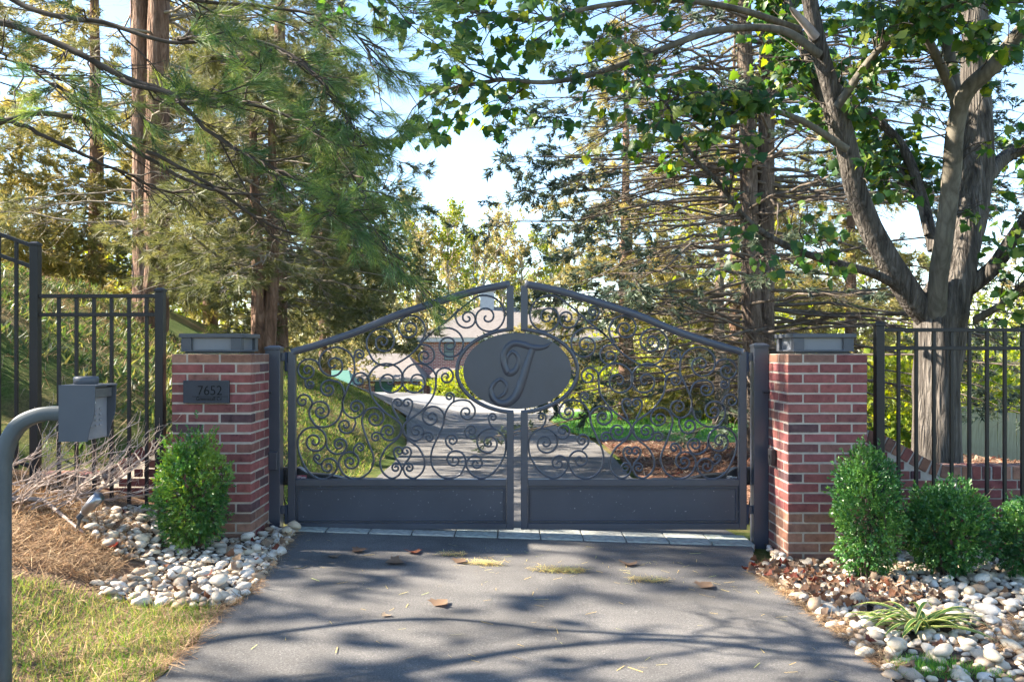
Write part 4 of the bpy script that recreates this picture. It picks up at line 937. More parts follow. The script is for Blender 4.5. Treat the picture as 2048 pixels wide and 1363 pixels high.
ML.append(limb([(1868, 500), (1845, 400), (1808, 299), (1754, 239), (1699, 204), (1640, 120)], MY+.1, MY+.9, 12, 6, 'bark_maple'))
ML.append(limb([(1855, 470), (1836, 400), (1812, 360), (1780, 300)], MY+.1, MY+.5, 7, 3, 'bark_maple'))
ML.append(limb([(1640, 110), (1560, 60), (1430, 62), (1290, 112), (1180, 150), (1090, 165), (1010, 160), (930, 170), (850, 190)], MY-.6, MY-1.3, 8, 1.6, 'bark_smooth'))
ML.append(limb([(1600, 60), (1480, 20), (1350, 0), (1200, 12), (1080, 40), (970, 30), (880, 0)], MY-.3, MY-1.4, 7, 1.8, 'bark_smooth'))
ML.append(limb([(1560, -60), (1400, -100), (1200, -90), (1000, -60), (850, -20)], MY-.2, MY-1.2, 7, 2, 'bark_smooth'))
ML.append(limb([(1694, 299), (1600, 240), (1500, 210), (1420, 200), (1330, 180)], MY-.6, MY-1.0, 7, 2, 'bark_smooth'))
ML.append(limb([(1674, 214), (1740, 120), (1800, 60), (1860, 30), (1950, -20)], MY-.7, MY-1.5, 8, 3, 'bark_smooth'))
ML.append(limb([(1950, 640), (2000, 610), (2060, 560), (2130, 540)], MY, MY-.6, 8, 4, 'bark_smooth'))
ob('broken_stub', trunk_mesh('broken_stub', pl_([(1632, 76), (1612, 50), (1590, 26), (1580, 16)], MY-.62, MY-.75), [v*MY/F for v in (9, 7, 5, 2)], 9, .1), maple, M['twigpale'])
# leaf shape: five-lobed
lp = np.array([(0, 0), (.10, .30), (.02, .52), (.30, .46), (.36, .62), (.52, .32), (.60, .36), (1.0, 0), (.60, -.36), (.52, -.32), (.36, -.62), (.30, -.46), (.02, -.52), (.10, -.30)])
lv = np.column_stack([lp, -.25*np.abs(lp[:, 1])-.12*lp[:, 0]**2]); lv = np.vstack([lv, [(.42, 0, 0)]]); lf = np.array([(14, i, (i+1) % 14) for i in range(14)])
LEAF = (lv, lf)
i_of = lambda P, n: P[np.linspace(0, len(P)-1, n).astype(int)]
MB = np.array([i_of(P, 12) for P in ML])
per = np.array([26, 44, 16, 24, 26, 20, 10, 20, 50, 24, 26, 28, 22, 36, 34, 20]); tmin = .30
p2, T2, t2, i2 = sub(MB, per, .30, 1.0); L2 = rng.uniform(.25, .85, len(p2)); d2 = sidedir(T2, .85, .35); Q = grow(p2, d2, L2, 6, .25, -.10)
p3, T3, t3, i3 = sub(Q, 4, .3, 1.0); L3 = rng.uniform(.08, .26, len(p3)); W = grow(p3, sidedir(T3, .8, .4), L3, 4, .2, -.15)
ob('twigs', twigs_mesh('twigs', [(Q, taper(Q, .007, .0022), 4), (W, taper(W, .0028, .0014), 3)]), maple, M['twigdark'])
ps, Ts, ts, is_ = sub(W, 4, .3, 1.0); n = len(ps)
dens_ = np.array([.5, .9, .5, .9, .9, .8, .8, .55, 1, .9, .75, .95, 1, .8, 1, .9])[i2[i3[is_]]]
k = rng.random(n) < dens_; ps, Ts = ps[k], Ts[k]; n = len(ps)
dd = Ts*.5+np.column_stack([rng.normal(0, .6, n), rng.normal(0, .6, n), -.9+rng.normal(0, .3, n)])
V, Fc, t = scatter(*LEAF, ps+dd/np.linalg.norm(dd, axis=1, keepdims=True)*.05, dd, np.array([0, -.3, 1.])+rdir(n)*.8, rng.uniform(.055, .105, n))
ob('crown', npmesh('crown', V, Fc, t), maple, M['leaf_maple'])
print('maple leaves', n)
# roadside maple standing beside the camera, outside the picture: its crown dapples the driveway
sx_, sy_ = -8.3, 3.0; sz_ = terr1(sx_, sy_); st = thing('roadside_maple', (sx_, sy_, sz_), 'maple by the road whose crown dapples the driveway with shade', 'tree')
ob('trunk', trunk_mesh('trunk', [(sx_, sy_, sz_-.4), (sx_+.1, sy_, sz_+2), (sx_, sy_+.1, sz_+4.5), (sx_+.2, sy_, sz_+8.5)], [.24, .2, .16, .04], 14, .05, .2), st, M['bark_maple'])
nb = 46; h_ = rng.uniform(2.6, 8.2, nb); a_ = rng.random(nb)*6.28; Lb = 3.3*np.sin(np.clip((h_-1.2)/8.2, 0, 1)*np.pi)**.6*rng.uniform(.7, 1.1, nb)
UB = grow(np.column_stack([np.full(nb, sx_), np.full(nb, sy_), sz_+h_*.8]), np.column_stack([np.cos(a_), np.sin(a_), np.full(nb, .45)]), Lb, 8, .16, -.05)
u2, uT, ut, ui = sub(UB, 8, .35, 1.0); UQ = grow(u2, sidedir(uT, .8, .3), rng.uniform(.3, .9, len(u2)), 4, .2, -.05)
ob('branches', twigs_mesh('branches', [(UB, taper(UB, .03, .006), 5), (UQ, taper(UQ, .008, .002), 3)]), st, M['twigdark'])
ps, Ts, _, _ = sub(UQ, 5, .3, 1.0); n = len(ps); V, Fc, t = scatter(*LEAF, ps+rdir(n)*.08, rdir(n), np.array([0, 0, 1.])+rdir(n)*.8, rng.uniform(.10, .16, n)); ob('crown', npmesh('crown', V, Fc, t), st, M['leaf_maple'])
# ------------------------------------------------------------------ autumn wood behind the house
def broadleaf(variant, H):
    """returns trunk+branch mesh and leaf mesh about the origin"""
    path = [(0, 0, -.5), (rng.normal(0, .2), 0, H*.25), (rng.normal(0, .4), 0, H*.6), (rng.normal(0, .6), 0, H*.97)]
    P = catmull(path, 4); i = np.linspace(0, len(P)-1, 10).astype(int); B0 = P[i][None]; sets = [(B0, np.linspace(.24, .04, 10)[None], 7)]
    p1, T1, t1, _ = sub(B0, 34, .3, 1.0); n = len(p1); a = rng.random(n)*2*np.pi; d = np.column_stack([np.cos(a)*.55, np.sin(a)*.55, np.full(n, .85)]); L = H*.30*(1.15-t1*.7)*rng.uniform(.6, 1.1, n); Q = grow(p1, d, L, 6, .22, 0); sets.append((Q, taper(Q, .07, .015), 4))
    p2, T2, t2, _ = sub(Q, 7, .3, 1); L2 = rng.uniform(.5, 1.7, len(p2)); W = grow(p2, sidedir(T2, .7, .4), L2, 4, .2, .1); sets.append((W, taper(W, .022, .010), 3))
    tm = twigs_mesh('trunk', sets)
    keep = W[W[:, -1, 2] > H*(.45+.12*variant)]; ps, Ts, _, _ = sub(keep, 15, .2, 1); n = len(ps); ps = ps+rdir(n)*.25
    cl = np.sin(ps[:, 0]*1.3+variant)*np.sin(ps[:, 2]*1.1)+rng.normal(0, .35, n); ps = ps[cl > -.25]; n = len(ps)
    qd = (np.array([(-.5, -.35, 0), (.5, -.35, 0), (.5, .35, 0), (-.5, .35, 0)]), np.array([(0, 1, 2, 3)]))
    V, Fc, t = scatter(*qd, ps, rdir(n), rdir(n), rng.uniform(.16, .32, n))
    return tm, npmesh('crown', V, Fc, t)
for b_ in range(3): pass
VAR = [broadleaf(v, h) for v, h in ((0, 21), (1, 23), (.3, 19), (.5, 22))]
kk = 0
for i in range(38):
    x = 620+i*17+R.uniform(-9, 9) if i < 30 else 1500+(i-30)*75+R.uniform(-15, 15)
    Y = R.uniform(98, 128) if i < 30 else R.uniform(70, 100); v = i % 4; X = (x-1024)*Y/F; z = terr1(X, Y)
    o = thing('autumn_tree', (X, Y, z), 'thin yellowing tree with pale trunk in the wood behind the house' if i < 30 else 'distant thin yellowing tree seen behind the maple and spruce', 'tree', 'autumn wood behind the house' if i < 30 else 'distant trees behind the maple')
    s_ = R.uniform(.78, 1.02) if i < 30 else R.uniform(.6, .8)
    for nm, me, mt in (('trunk', VAR[v][0], 'fartrunk'), ('crown', VAR[v][1], 'leaf_far' if i % 3 else 'leaf_yg')):
        c = ob(nm, me, o, M[mt]); c.matrix_parent_inverse = Matrix.Identity(4); c.rotation_euler = (0, 0, R.uniform(0, 6.28)) if nm == 'trunk' else lastrot; lastrot = c.rotation_euler.copy()
    o.scale = (s_, s_, s_)
# ------------------------------------------------------------------ bushes and hedges
QUAD = (np.array([(0, 0, 0), (.45, .28, .05), (1, 0, 0), (.45, -.28, .05)]), np.array([(0, 1, 2, 3)]))
def bush(name, label, c, rx, ry, rz, n, leaf, size, cat='bush', group=None, stems=10, boxy=2.6, bump_=.12, zlow=0.02):
    """c = ground point; leaves grouped in sprigs over a lumpy superellipsoid"""
    root = thing(name, c, label, cat, group)
    sp = n//7; d = rdir(sp); e = boxy
    s = (np.abs(d[:, 0])**e+np.abs(d[:, 1])**e+np.abs(d[:, 2])**e)**(-1/e); ph = rng.random(6)*6
    lump = 1+bump_*(np.sin(d[:, 0]*5+ph[0])*np.sin(d[:, 2]*6+ph[1])+.7*np.sin(d[:, 1]*9+ph[2]+d[:, 2]*7)+.5*np.sin(d[:, 0]*13+ph[3])*np.sin(d[:, 2]*12+ph[4]))
    r = s*lump*(1-.55*rng.random(sp)**2.2)*np.where(rng.random(sp) < .12, rng.uniform(1.0, 1.22, sp), 1)
    gap = np.sin(d[:, 0]*7+ph[2])*np.sin(d[:, 2]*8+ph[3])*np.sin(d[:, 1]*6+ph[0]); r = np.where(gap > .45, r*.78, r)
    P = np.column_stack([c[0]+d[:, 0]*r*rx, c[1]+d[:, 1]*r*ry, c[2]+rz+zlow+d[:, 2]*r*rz])
    out = d*np.array([1, 1, 1.2])+rdir(sp)*.5+np.array([0, 0, .35]); out /= np.linalg.norm(out, axis=1, keepdims=True)
    tint = np.clip(.5+.35*np.sin(d[:, 0]*4+ph[5])*np.sin(d[:, 2]*3+ph[1])+rng.normal(0, .22, sp), 0, 1)
    ii = np.repeat(np.arange(sp), 7); k = np.tile(np.arange(7), sp)
    pos = P[ii]+out[ii]*(k*.28*size)[:, None]; dd = out[ii]+rdir(len(ii))*.85
    V, Fc, t = scatter(*QUAD, pos, dd, rdir(len(ii)), size*rng.uniform(.7, 1.2, len(ii)), np.clip(tint[ii]+rng.normal(0, .1, len(ii)), 0, 1))
    ob('leaves', npmesh('leaves', V, Fc, t), root, M[leaf])
    a = rng.random(stems)*6.28; p = np.column_stack([c[0]+np.cos(a)*.03, c[1]+np.sin(a)*.03, np.full(stems, c[2]-.03)]); dd = np.column_stack([np.cos(a)*rx*.8, np.sin(a)*ry*.8, np.full(stems, rz*1.5)])
    Q = grow(p, dd/np.linalg.norm(dd, axis=1, keepdims=True), np.linalg.norm(dd, axis=1), 6, .2); sets = [(Q, taper(Q, .009*max(rx, .3)/.3, .003), 5)]
    p2, T2, _, _ = sub(Q, 6, .25, 1); W = grow(p2, sidedir(T2, .7, .5), rng.uniform(.3, .7, len(p2))*rx, 4, .2); sets.append((W, taper(W, .003, .0015), 3))
    ob('stems', twigs_mesh('stems', sets), root, M['twigdark']); return root
def at(x, Y): X = (x-1024)*Y/F; return (X, Y, terr1(X, Y))
c = at(383, 5.62); bush('boxwood_shrub', 'glossy green shrub in front of the pillar with the number plaque', (c[0], c[1], .10), .185, .185, .335, 13000, 'leaf_box2', .024, 'shrub', 'clipped shrubs by the gate', bump_=.16)
c = at(1734, 5.55); bush('boxwood_shrub', 'tall narrow clipped shrub in front of the brick pillar', (c[0], c[1], -.03), .172, .175, .36, 14000, 'leaf_box', .022, 'shrub', 'clipped shrubs by the gate', bump_=.10)
c = at(1893, 5.6); bush('boxwood_shrub', 'round clipped shrub in the middle of the stone bed', (c[0], c[1], -.03), .235, .23, .25, 14000, 'leaf_box', .024, 'shrub', 'clipped shrubs by the gate', boxy=2.3)
c = at(2070, 5.6); bush('boxwood_shrub', 'clipped shrub cut off by the picture edge beside the round one', (c[0], c[1], -.05), .20, .21, .20, 9000, 'leaf_box', .024, 'shrub', 'clipped shrubs by the gate')
# beyond the gate
c = at(950, 60); bush('clipped_hedge', 'large yellow-green clipped mound in front of the house porch', (c[0], c[1], c[2]-.3), 2.9, 1.6, 1.0, 9000, 'leaf_yg', .16, 'hedge', boxy=2.2, bump_=.06)
for x, s, lb in ((797, .24, 'small pale bush nearest the green garage door'), (815, .32, 'small bright bush in the middle of the row by the garage'), (833, .28, 'small bush beside the white downspout')):
    Y = 61; X = (x-1024)*Y/F; bush('small_bush', lb, (X, Y, terr1(X, Y)-.1), s, s, s*.8, 900, 'leaf_yg', .10, 'bush', 'small bushes by the garage', stems=4)
YB = [(1215, 36, 1.3, 1.0, 'bright yellow-green bush at the edge of the lawn near the plaque'), (1300, 33, 1.2, .9, 'yellow bush behind the lawn beside the dark trunk'), (1352, 35, 1.4, 1.1, 'wide yellow-green bush in the middle of the lawn edge'), (1415, 31, 1.2, .9, 'yellow-green bush in front of the pale trunk'), (1475, 33, 1.5, 1.3, 'tall yellow-green bush seen beside the gate post'), (1170, 40, 1.0, .7, 'low green bush under the house window')]
for x, Y, s, h, lb in YB:
    X = (x-1024)*Y/F; bush('autumn_bush', lb, (X, Y, terr1(X, Y)-.1), s, s, h, 2600, 'leaf_yg', .16, 'bush', 'bushes behind the lawn', stems=8, boxy=2.0, bump_=.2)
RB = [(1790, 20, 1.0, 1.0, 'yellow-orange bush behind the fence post and maple trunk'), (1960, 30, 2.0, 1.7, 'green bush above the board fence'), (2060, 34, 2.4, 2.4, 'tall green bush at the picture edge above the board fence'), (1860, 36, 2.2, 2.2, 'yellowing bush behind the maple trunk')]
for x, Y, s, h, lb in RB:
    X = (x-1024)*Y/F; bush('autumn_bush', lb, (X, Y, terr1(X, Y)-.1), s, s, h, 3200, 'leaf_yg', .2, 'bush', 'bushes behind the maple', stems=8, boxy=2.0, bump_=.2)
SB = [(1340, 44, 'bushy yellow-green tree beyond the lawn left of the spruce trunks'), (1460, 47, 'bushy yellow-green tree beyond the lawn behind the spruce trunks'), (1590, 43, 'bushy yellow-green tree behind the pillar with the tall shrub'), (1720, 48, 'bushy yellow-green tree between the pillar and the maple'), (1840, 44, 'bushy yellow-green tree hidden behind the maple trunk'), (1960, 50, 'bushy yellow-green tree above the board fence'), (2080, 46, 'bushy yellow-green tree at the picture edge beside the maple'), (40, 36, 'bushy olive tree behind the sloping fence panel'), (170, 40, 'bushy olive tree behind the level fence panel'), (300, 37, 'bushy olive tree behind the twin pine trunks'), (420, 42, 'bushy olive tree above the lamp cap of the numbered pillar')]
for x, Y, lb in SB:
    X = (x-1024)*Y/F; bush('bushy_tree', lb, (X, Y, terr1(X, Y)-.2), 2.6, 2.2, R.uniform(2.8, 3.8), 5200, 'leaf_yg', .24, 'tree', 'bushy trees in the background', stems=9, boxy=2.0, bump_=.22)
FB = [(575, 66, 5, 'far yellow-green tree crown behind the grass bank nearest the gate post'), (640, 70, 6, 'far yellow-green tree crown above the green-roofed shed'), (720, 92, 7, 'far tree crown behind the garage wing'), (790, 95, 8, 'far tree crown behind the garage roof ridge'), (865, 98, 8, 'far tree crown behind the house left of the chimney'), (935, 96, 9, 'far tree crown directly behind the chimney'), (1010, 99, 9, 'far tree crown behind the middle of the house roof'), (1085, 94, 8, 'far tree crown behind the house right of the chimney'), (1160, 97, 8, 'far tree crown behind the far end of the house'), (1240, 92, 7, 'far tree crown beyond the house and lawn')]
for x, Y, h, lb in FB:
    X = (x-1024)*Y/F; bush('far_tree', lb, (X, Y, terr1(X, Y)-.3), 3.6, 3.0, h*.62, 5200, 'leaf_far', .34, 'tree', 'dense far trees behind the house', stems=14, boxy=2.0, bump_=.28)
for x, Y, r, H, lb in ((1254, 27.5, .28, 7, 'dark tree trunk standing at the back of the lawn'), (1440, 24, .2, 7, 'pale slender trunk at the back of the lawn near the gate post')):
    X = (x-1024)*Y/F; z = terr1(X, Y); o = thing('lawn_tree', (X, Y, z), lb, 'tree')
    ob('trunk', trunk_mesh('trunk', [(X, Y, z-.3), (X+.05, Y, z+1.2), (X, Y+.1, z+3), (X+.1, Y, z+H)], [r*1.05, r*.9, r*.7, r*.3], 14, .06, .25), o, M['bark_spruce'])
    base = np.array([[(X, Y, z+1.8+i*(H-1.8)/9) for i in range(10)]]); p1, T1, t1, _ = sub(base, 26, 0, 1); n = len(p1); a = rng.random(n)*6.28; Q = grow(p1, np.column_stack([np.cos(a), np.sin(a), np.full(n, .35)]), rng.uniform(1, 2.2, n), 6, .2, -.1)
    p2, T2, _, _ = sub(Q, 10, .3, 1); W = grow(p2, sidedir(T2, .7, .3), rng.uniform(.2, .6, len(p2)), 4, .2); ob('branches', twigs_mesh('branches', [(Q, taper(Q, .03, .006), 4), (W, taper(W, .006, .003), 3)]), o, M['twig'])
    ps, Ts, _, _ = sub(W, 4, .2, 1); V, Fc, t = scatter(*QUAD, ps, rdir(len(ps)), rdir(len(ps)), rng.uniform(.10, .18, len(ps))); ob('crown', npmesh('crown', V, Fc, t), o, M['leaf_yg'])
# bare twiggy shrub by the keypad
c = G(30, 1050); tw = thing('bare_shrub', c, 'tangle of bare pale twigs in front of the picket fence', 'shrub')
n = 15; p = np.column_stack([rng.uniform(-3.4, -2.75, n), rng.uniform(5.35, 5.9, n), np.zeros(n)]); p[:, 2] = terr(p[:, 0], p[:, 1])
d = np.column_stack([rng.uniform(.3, 1.2, n), rng.normal(0, .25, n), rng.uniform(.05, .38, n)]); d /= np.linalg.norm(d, axis=1, keepdims=True); L = rng.uniform(.4, .85, n); Q = grow(p, d, L, 8, .3, .12)
p2, T2, t2, i2 = sub(Q, 7, .2, 1); d2 = T2+rdir(len(p2))*.5; d2[:, 2] += .25; W = grow(p2, d2/np.linalg.norm(d2, axis=1, keepdims=True), rng.uniform(.12, .34, len(p2)), 7, .35, .15)
p3, T3, _, _ = sub(W, 2, .2, 1); d3 = T3+rdir(len(p3))*.6; U = grow(p3, d3, rng.uniform(.06, .2, len(p3)), 5, .35, .2)
ob('twigs', twigs_mesh('twigs', [(Q, taper(Q, .0065, .003), 5), (W, taper(W, .0036, .0016), 4), (U, taper(U, .002, .001), 3)]), tw, M['twigpale'])
pth = catmull([G(10, 1010)+Vector((0, 0, .03)), G(80, 1012)+Vector((0, 0, .04)), G(110, 1032)+Vector((0, 0, .04)), G(165, 1075)+Vector((0, 0, .03))], 6)
ob('fallen_limb', tubes_mesh('fallen_limb', [pth], np.linspace(.018, .009, len(pth)), 7), tw, M['twigpale'])
# variegated strap-leaved plant
c = G(1845, 1268); yu = thing('strap_leaf_plant', c, 'flattened strap-leaved plant with yellow-striped leaves among the stones', 'plant')
for i in range(52):
    a = R.gauss(math.pi if i % 2 else 0, .75)+R.uniform(-.2, .2); L = R.uniform(.22, .42); el = R.uniform(.15, .95); w = R.uniform(.009, .016); nS = 9
    t = np.linspace(0, 1, nS); rr = L*t*math.cos(el*.7); z = L*(math.sin(el)*t-.95*math.sin(el)*t**2)+.02+.06*t*R.random()
    cx = c.x+R.uniform(-.04, .04)+np.cos(a)*rr; cy = c.y+R.uniform(-.04, .04)+np.sin(a)*rr*.8; W_ = w*np.sin(np.pi*np.clip(t*.93+.07, 0, 1))**.6
    nx, ny = -math.sin(a), math.cos(a); cols = [-1, -.5, .5, 1]; V = []; T = []
    for s in range(nS):
        for q in cols: V.append((cx[s]+nx*W_[s]*q, cy[s]+ny*W_[s]*q, c.z+z[s]+abs(q)*W_[s]*.45)); T.append(.85 if abs(q) > .8 else .15)
    idx = np.arange(nS*4).reshape(nS, 4); Fq = np.stack([idx[:-1, :3], idx[:-1, 1:], idx[1:, 1:], idx[1:, :3]], -1).reshape(-1, 4)
    ob('leaf', npmesh('leaf', V, Fq, T), yu, M['yucca'])
# ------------------------------------------------------------------ river stones
SM = []
for v in range(7):
    bm = bmesh.new(); bmesh.ops.create_icosphere(bm, subdivisions=2, radius=1); o3 = Vector((v*3.1, v*1.7, 0))
    for q in bm.verts:
        k = 1+.34*noise.noise(q.co*1.2+o3)+.20*noise.noise(q.co*2.4+o3); q.co = Vector((q.co.x*k, q.co.y*k*(.66+.05*(v % 4)), q.co.z*k*(.46+.05*(v % 3))))
    SM.append(bmm('stone', bm, True))
SMV = []
for me in SM:
    v = np.zeros(len(me.vertices)*3); me.vertices.foreach_get('co', v); f = np.zeros(len(me.polygons)*3, int); me.polygons.foreach_get('vertices', f); SMV.append((v.reshape(-1, 3), f.reshape(-1, 3)))
AVOID = []
def stones(bed, poly, n, smin, smax, nind=295, edge=.0, hole=None):
    pts, rad = [], []
    cell = {}
    cand = in_poly(poly, n*14); order = 0
    for q in cand:
        r = smin+(smax-smin)*R.random()**1.8
        if hole is not None and hole(q[0], q[1]): continue
        ok = True; kx, ky = int(q[0]/.1), int(q[1]/.1)
        for dx in (-1, 0, 1):
            for dy in (-1, 0, 1):
                for (p_, r_) in cell.get((kx+dx, ky+dy), ()):
                    if (p_[0]-q[0])**2+(p_[1]-q[1])**2 < (.70*(r+r_))**2: ok = False; break
        if ok:
            cell.setdefault((kx, ky), []).append((q, r)); pts.append(q); rad.append(r)
            if len(pts) >= n: break
    top = [i for i in range(len(pts)) if R.random() < .22]; rest = []
    allp = [(pts[i][0], pts[i][1], rad[i], 0) for i in range(len(pts))]+[(pts[i][0]+R.uniform(-.03, .03), pts[i][1]+R.uniform(-.03, .03), rad[i]*.9, 1) for i in top]
    allp = [q for q in allp if inside(poly, np.array([q[0]]), np.array([q[1]]))[0] and (hole is None or not hole(q[0], q[1]))]
    allp.sort(key=lambda q: -q[2]/q[1]); parts = []
    for j, (x, y, r, lay) in enumerate(allp):
        z = terr1(x, y)+.008+r*.20+lay*r*.72; rot = (R.uniform(-.35, .35), R.uniform(-.35, .35), R.uniform(0, 6.28)); v = R.randrange(7)
        if j < nind:
            o = ob('stone', SM[v], bed, M['stone'], loc=(x, y, z)); o.rotation_euler = rot; o.scale = (r, r, r)
        else:
            Mx = np.array(Matrix.Rotation(rot[2], 3, 'Z') @ Matrix.Rotation(rot[1], 3, 'Y') @ Matrix.Rotation(rot[0], 3, 'X')); V = SMV[v][0] @ Mx.T*r+np.array([x, y, z]); parts.append((V, SMV[v][1], np.full(len(V), R.random())))
    if parts:
        V, Fc, t = join(parts); ob('small_stones', npmesh('small_stones', V, Fc, t, smooth=True), bed, M['stone'], kind='stuff')
    print('stones', len(allp))
inpil = lambda x, y: (-2.34 < x < -1.73 and 5.98 < y) or (1.84 < x < 2.43 and y > 5.98) or (abs(y-6.4) < .1 and abs(x) > 2.3) or (1.73 < x < 1.9 and 6.42 < y) or (-1.82 < x < -1.66 and y > 6.4)
stones(bl, bedL, 560, .021, .060, hole=inpil)
stones(br, [q for q in bedR], 1450, .022, .064, hole=lambda x, y: inpil(x, y) or (x < 2.2 and y < 3.6) or x > 4.2)
# ------------------------------------------------------------------ ground litter, grass (uncountable)
def on_ground(q, off=0.0): return np.column_stack([q, terr(q[:, 0], q[:, 1])+off])
NEED = (np.array([(-.5, -.010, 0), (.5, -.010, .01), (.5, .010, .01), (-.5, .010, 0)]), np.array([(0, 1, 2, 3)]))
BLADE = (np.array([(0, -.035, 0), (0, .035, 0), (.55, .028, .06), (.55, -.028, .06), (1, 0, .25)]), np.array([(0, 1, 2), (0, 2, 3), (3, 2, 4)]))
def litter(name, polys, mt, lo, hi, off=(.010, .03), tilt=.25, wd=1.0):
    P = np.vstack([on_ground(in_poly(po, n)) for po, n in polys]); n = len(P); P[:, 2] += rng.uniform(off[0], off[1], n)
    a = rng.random(n)*6.28; d = np.column_stack([np.cos(a), np.sin(a), rng.normal(0, tilt, n)]); tv = NEED[0]*np.array([1, wd, 1])
    V, Fc, t = scatter(tv, NEED[1], P, d, np.array([0, 0, 1.])+rdir(n)*.3, rng.uniform(lo, hi, n)); return ob(name, npmesh(name, V, Fc, t), None, M[mt], None, None, None, 'stuff')
def blades(name, polys, mt, lo, hi, lean=.5, wd=1.0, tint=None, patchy=0):
    P = np.vstack([on_ground(in_poly(po, n), -.005) for po, n in polys])
    if patchy:
        k = np.array([noise.noise(Vector((p[0]*1.6, p[1]*1.6, 3.3))) for p in P])+rng.normal(0, .18, len(P)) > patchy; P = P[k]
    n = len(P); d = np.column_stack([rng.normal(0, lean, n), rng.normal(0, lean, n), np.ones(n)]); up = rdir(n); tv = BLADE[0]*np.array([1, wd, 1])
    V, Fc, t = scatter(tv, BLADE[1], P, d, up, rng.uniform(lo, hi, n), tint); o = ob(name, npmesh(name, V, Fc, t), None, M[mt], None, None, None, 'stuff'); return o
def lab(o, l, c=None):
    o['label'] = l; 
    if c: o['category'] = c
    return o
grassL = [(-3.0, 2.6), (-1.48, 2.6)]+[(v.x-.015, v.y) for v in Ledge0[:3:-1]]+[(-1.5, 4.5), (-2.0, 4.5), (-2.4, 4.35), (-3.0, 4.1)]
lab(blades('grass', [(grassL, 24000)], 'grass', .03, .075, .6, .6, patchy=-.22), 'patchy yellow-green grass beside the driveway below the stones', 'grass')
lab(litter('pine_straw', [(straw_L, 11000), ([(-3.4, 4.3), (-2.1, 4.6), (-2.3, 5.6), (-3.4, 6.2)], 9000)], 'straw', .06, .15, tilt=.35), 'brown pine straw and dry grass beside the keypad', 'pine straw')
edgeR = [(1.70, 6.0), (1.79, 5.95), (1.98, 5.05), (2.0, 4.2), (1.75, 3.5), (1.45, 3.5), (1.42, 3.75), (1.62, 4.2), (1.66, 5.2)]
edgeR = [tuple(v) for v in [(G(1500, 1150).x, G(1500, 1150).y), (G(1560, 1165).x, G(1560, 1165).y), (G(1640, 1215).x, G(1640, 1215).y), (G(1730, 1285).x, G(1730, 1285).y), (G(1840, 1360).x, G(1840, 1360).y), (G(1780, 1363).x, G(1780, 1363).y), (G(1690, 1290).x, G(1690, 1290).y), (G(1590, 1212).x, G(1590, 1212).y)]]
lab(litter('pine_straw', [(edgeR, 1500), ([(v.x-.05, v.y) for v in Ledge0]+[(v.x+.035, v.y) for v in Ledge0[::-1]], 900), ([(G(x, y).x, G(x, y).y) for x, y in ((1960, 1255), (2048, 1240), (2048, 1320), (1990, 1310))], 700)], 'straw', .06, .14, tilt=.2), 'orange pine straw along both edges of the driveway', 'pine straw')
lab(blades('grass', [([(G(x, y).x, G(x, y).y) for x, y in ((1770, 1330), (1850, 1322), (1960, 1345), (2040, 1363), (1790, 1363))], 1500)], 'grass2', .03, .07, .5, .6), 'low dark grass at the driveway corner below the strap-leaved plant', 'grass')
# needles strewn on the asphalt
dr = [(-1.35, 3.7), (1.4, 3.7), (1.6, 5.2), (1.7, 6.2), (-1.6, 6.3), (-1.45, 5)]
lab(litter('fallen_needles', [(dr, 120), ([(-.4, 5.4), (1.5, 5.0), (1.6, 5.7), (-.2, 6.0)], 90)], 'strawyellow', .025, .08, (.011, .014), .01, 2.6), 'thin yellow pine needles strewn over the asphalt', 'pine needles')
for x, y, n, r in ((970, 1132, 130, .085), (1118, 1146, 230, .13), (1298, 1166, 110, .09), (905, 1113, 70, .07)):
    c = G(x, y); th = np.linspace(0, 6.28, 14)[:-1]; po = [(c.x+r*1.4*math.cos(a), c.y+r*.35*math.sin(a)) for a in th]
    lab(litter('needle_clump', [(po, n)], 'strawyellow', .05, .11, (.010, .035), .12, 1.3), {970: 'small clump of yellow needles left of the larger clump on the asphalt', 1118: 'largest clump of yellow needles on the asphalt', 1298: 'clump of orange needles nearest the stone bed', 905: 'clump of needles mixed with leaves near the gate'}[x], 'pine needles')
# bank: ivy, straw and grass
bank = [(-9, 6.9), (-2.6, 6.8), (-2.5, 8.5), (-2.8, 11), (-4.0, 13), (-7, 15), (-12, 16), (-12, 9)]
lab(blades('bank_ground_cover', [(bank, 26000)], 'ivy', .06, .14, 1.0, 2.6, patchy=-.05), 'dark leafy ground cover over the bank behind the fence', 'ground cover')
lab(litter('pine_straw', [(bank, 16000)], 'straw', .08, .22, tilt=.35), 'brown straw lying over the bank behind the fence', 'pine straw')
slope = [(-1.75, 7.0), (-2.4, 6.9), (-3.6, 9), (-5, 14), (-8, 24), (-6, 26), (-2.9, 21.5), (-2.1, 16), (-1.75, 11)]
lab(blades('grass', [(slope, 42000)], 'grass', .035, .09, .7, 1.1, patchy=-.4), 'sunlit yellow-green grass slope inside the gate', 'grass')
lab(litter('pine_straw', [(slope, 7000)], 'straw', .08, .2, tilt=.3), 'straw and dry leaves over the grass slope inside the gate', 'pine straw')
lawnp = [(1.7, 17.8), (1.3, 20.4), (1.3, 27), (1.8, 32.8), (9, 40), (14, 36), (14, 18)]
lab(blades('grass', [(lawnp, 17000)], 'grass2', .06, .13, .5, 2.4), 'mown green lawn behind the mulch bed', 'grass')
lab(litter('wood_chips', [([(1.62, 9.0), (1.6, 13.5), (1.75, 17), (6, 15.8), (8, 13), (8, 9), (4, 7.8), (2.2, 7.6)], 15000)], 'deadleaf', .05, .16, (.012, .04), .3, 7), 'brown bark chips and leaves over the bed inside the gate', 'mulch')
cup = lv.copy(); cup[:, 2] = .7*np.abs(cup[:, 1])+.6*(cup[:, 0]-.4)**2
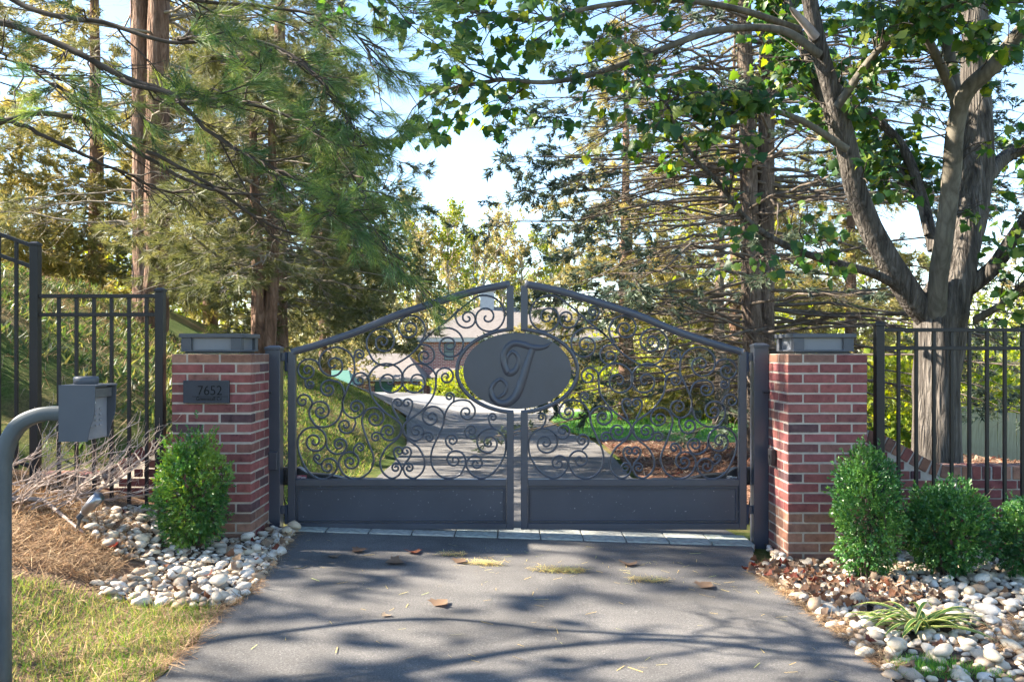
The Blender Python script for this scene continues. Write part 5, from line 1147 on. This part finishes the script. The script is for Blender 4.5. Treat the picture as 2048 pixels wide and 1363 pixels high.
# leaf litter heap along the right edge
heap = [(G(x, y).x, G(x, y).y) for x, y in ((1480, 1150), (1530, 1140), (1600, 1150), (1700, 1180), (1840, 1185), (1900, 1215), (1780, 1230), (1700, 1240), (1620, 1215), (1560, 1180))]
P = on_ground(in_poly(heap, 330), .03); n = len(P); P[:, 2] += rng.uniform(0, .06, n)
V, Fc, t = scatter(cup, lf, P, rdir(n)*np.array([1, 1, .6]), np.array([0, 0, 1.])+rdir(n)*1.1, rng.uniform(.028, .06, n)); lab(ob('leaf_litter', npmesh('leaf_litter', V, Fc, t), None, M['deadleaf'], kind='stuff'), 'curled red and brown leaves heaped along the stone bed edge', 'leaf litter')
P = on_ground(in_poly(bedL, 60), .045); n = len(P); P2 = on_ground(in_poly(bedR, 150), .05); P = np.vstack([P, P2]); n = len(P)
V, Fc, t = scatter(cup, lf, P, rdir(n)*np.array([1, 1, .5]), np.array([0, 0, 1.])+rdir(n)*1.0, rng.uniform(.03, .06, n)); lab(ob('leaf_litter', npmesh('leaf_litter', V, Fc, t), None, M['deadleaf'], kind='stuff'), 'dry brown leaves scattered between the pale stones', 'leaf litter')
# single leaves on the driveway
cup = lv.copy(); cup[:, 2] = .35*np.abs(cup[:, 1])+.30*(cup[:, 0]-.4)**2
for x, y, s, tn, lb in ((704, 1107, .10, .75, 'dry tan leaf on the asphalt nearest the numbered pillar'), (808, 1128, .13, .45, 'brown maple leaf lying flat on the asphalt'), (822, 1106, .10, .1, 'dark red leaf in the row of leaves by the gate'), (912, 1130, .09, .6, 'small tan leaf beside the needle clump'), (868, 1217, .10, .5, 'curled olive leaf alone in the middle of the driveway'), (777, 1235, .05, .95, 'tiny pale leaf left of the curled olive leaf'), (1255, 1130, .11, .55, 'brown leaf on the shaded asphalt near the gate post'), (1402, 1180, .11, .6, 'curled brown leaf at the front of the leaf heap'), (675, 1119, .07, .8, 'small tan leaf below the driest leaf near the pillar'), (562, 1108, .10, .5, 'brown leaf on the stone bed corner by the gate post')):
    g = G(x, y); V, Fc, t = scatter(cup, lf, np.array([[0, 0, 0.]]), np.array([[math.cos(x), math.sin(x), .05]]), np.array([[.1, 0, 1.]]), s*1.05, np.array([tn])); V[:, 2] -= V[:, 2].min()
    ob('fallen_leaf', npmesh('fallen_leaf', V, Fc, t), None, M['deadleaf'], lb, 'leaf', 'fallen leaves on the driveway', None, (g.x, g.y, g.z+.011))
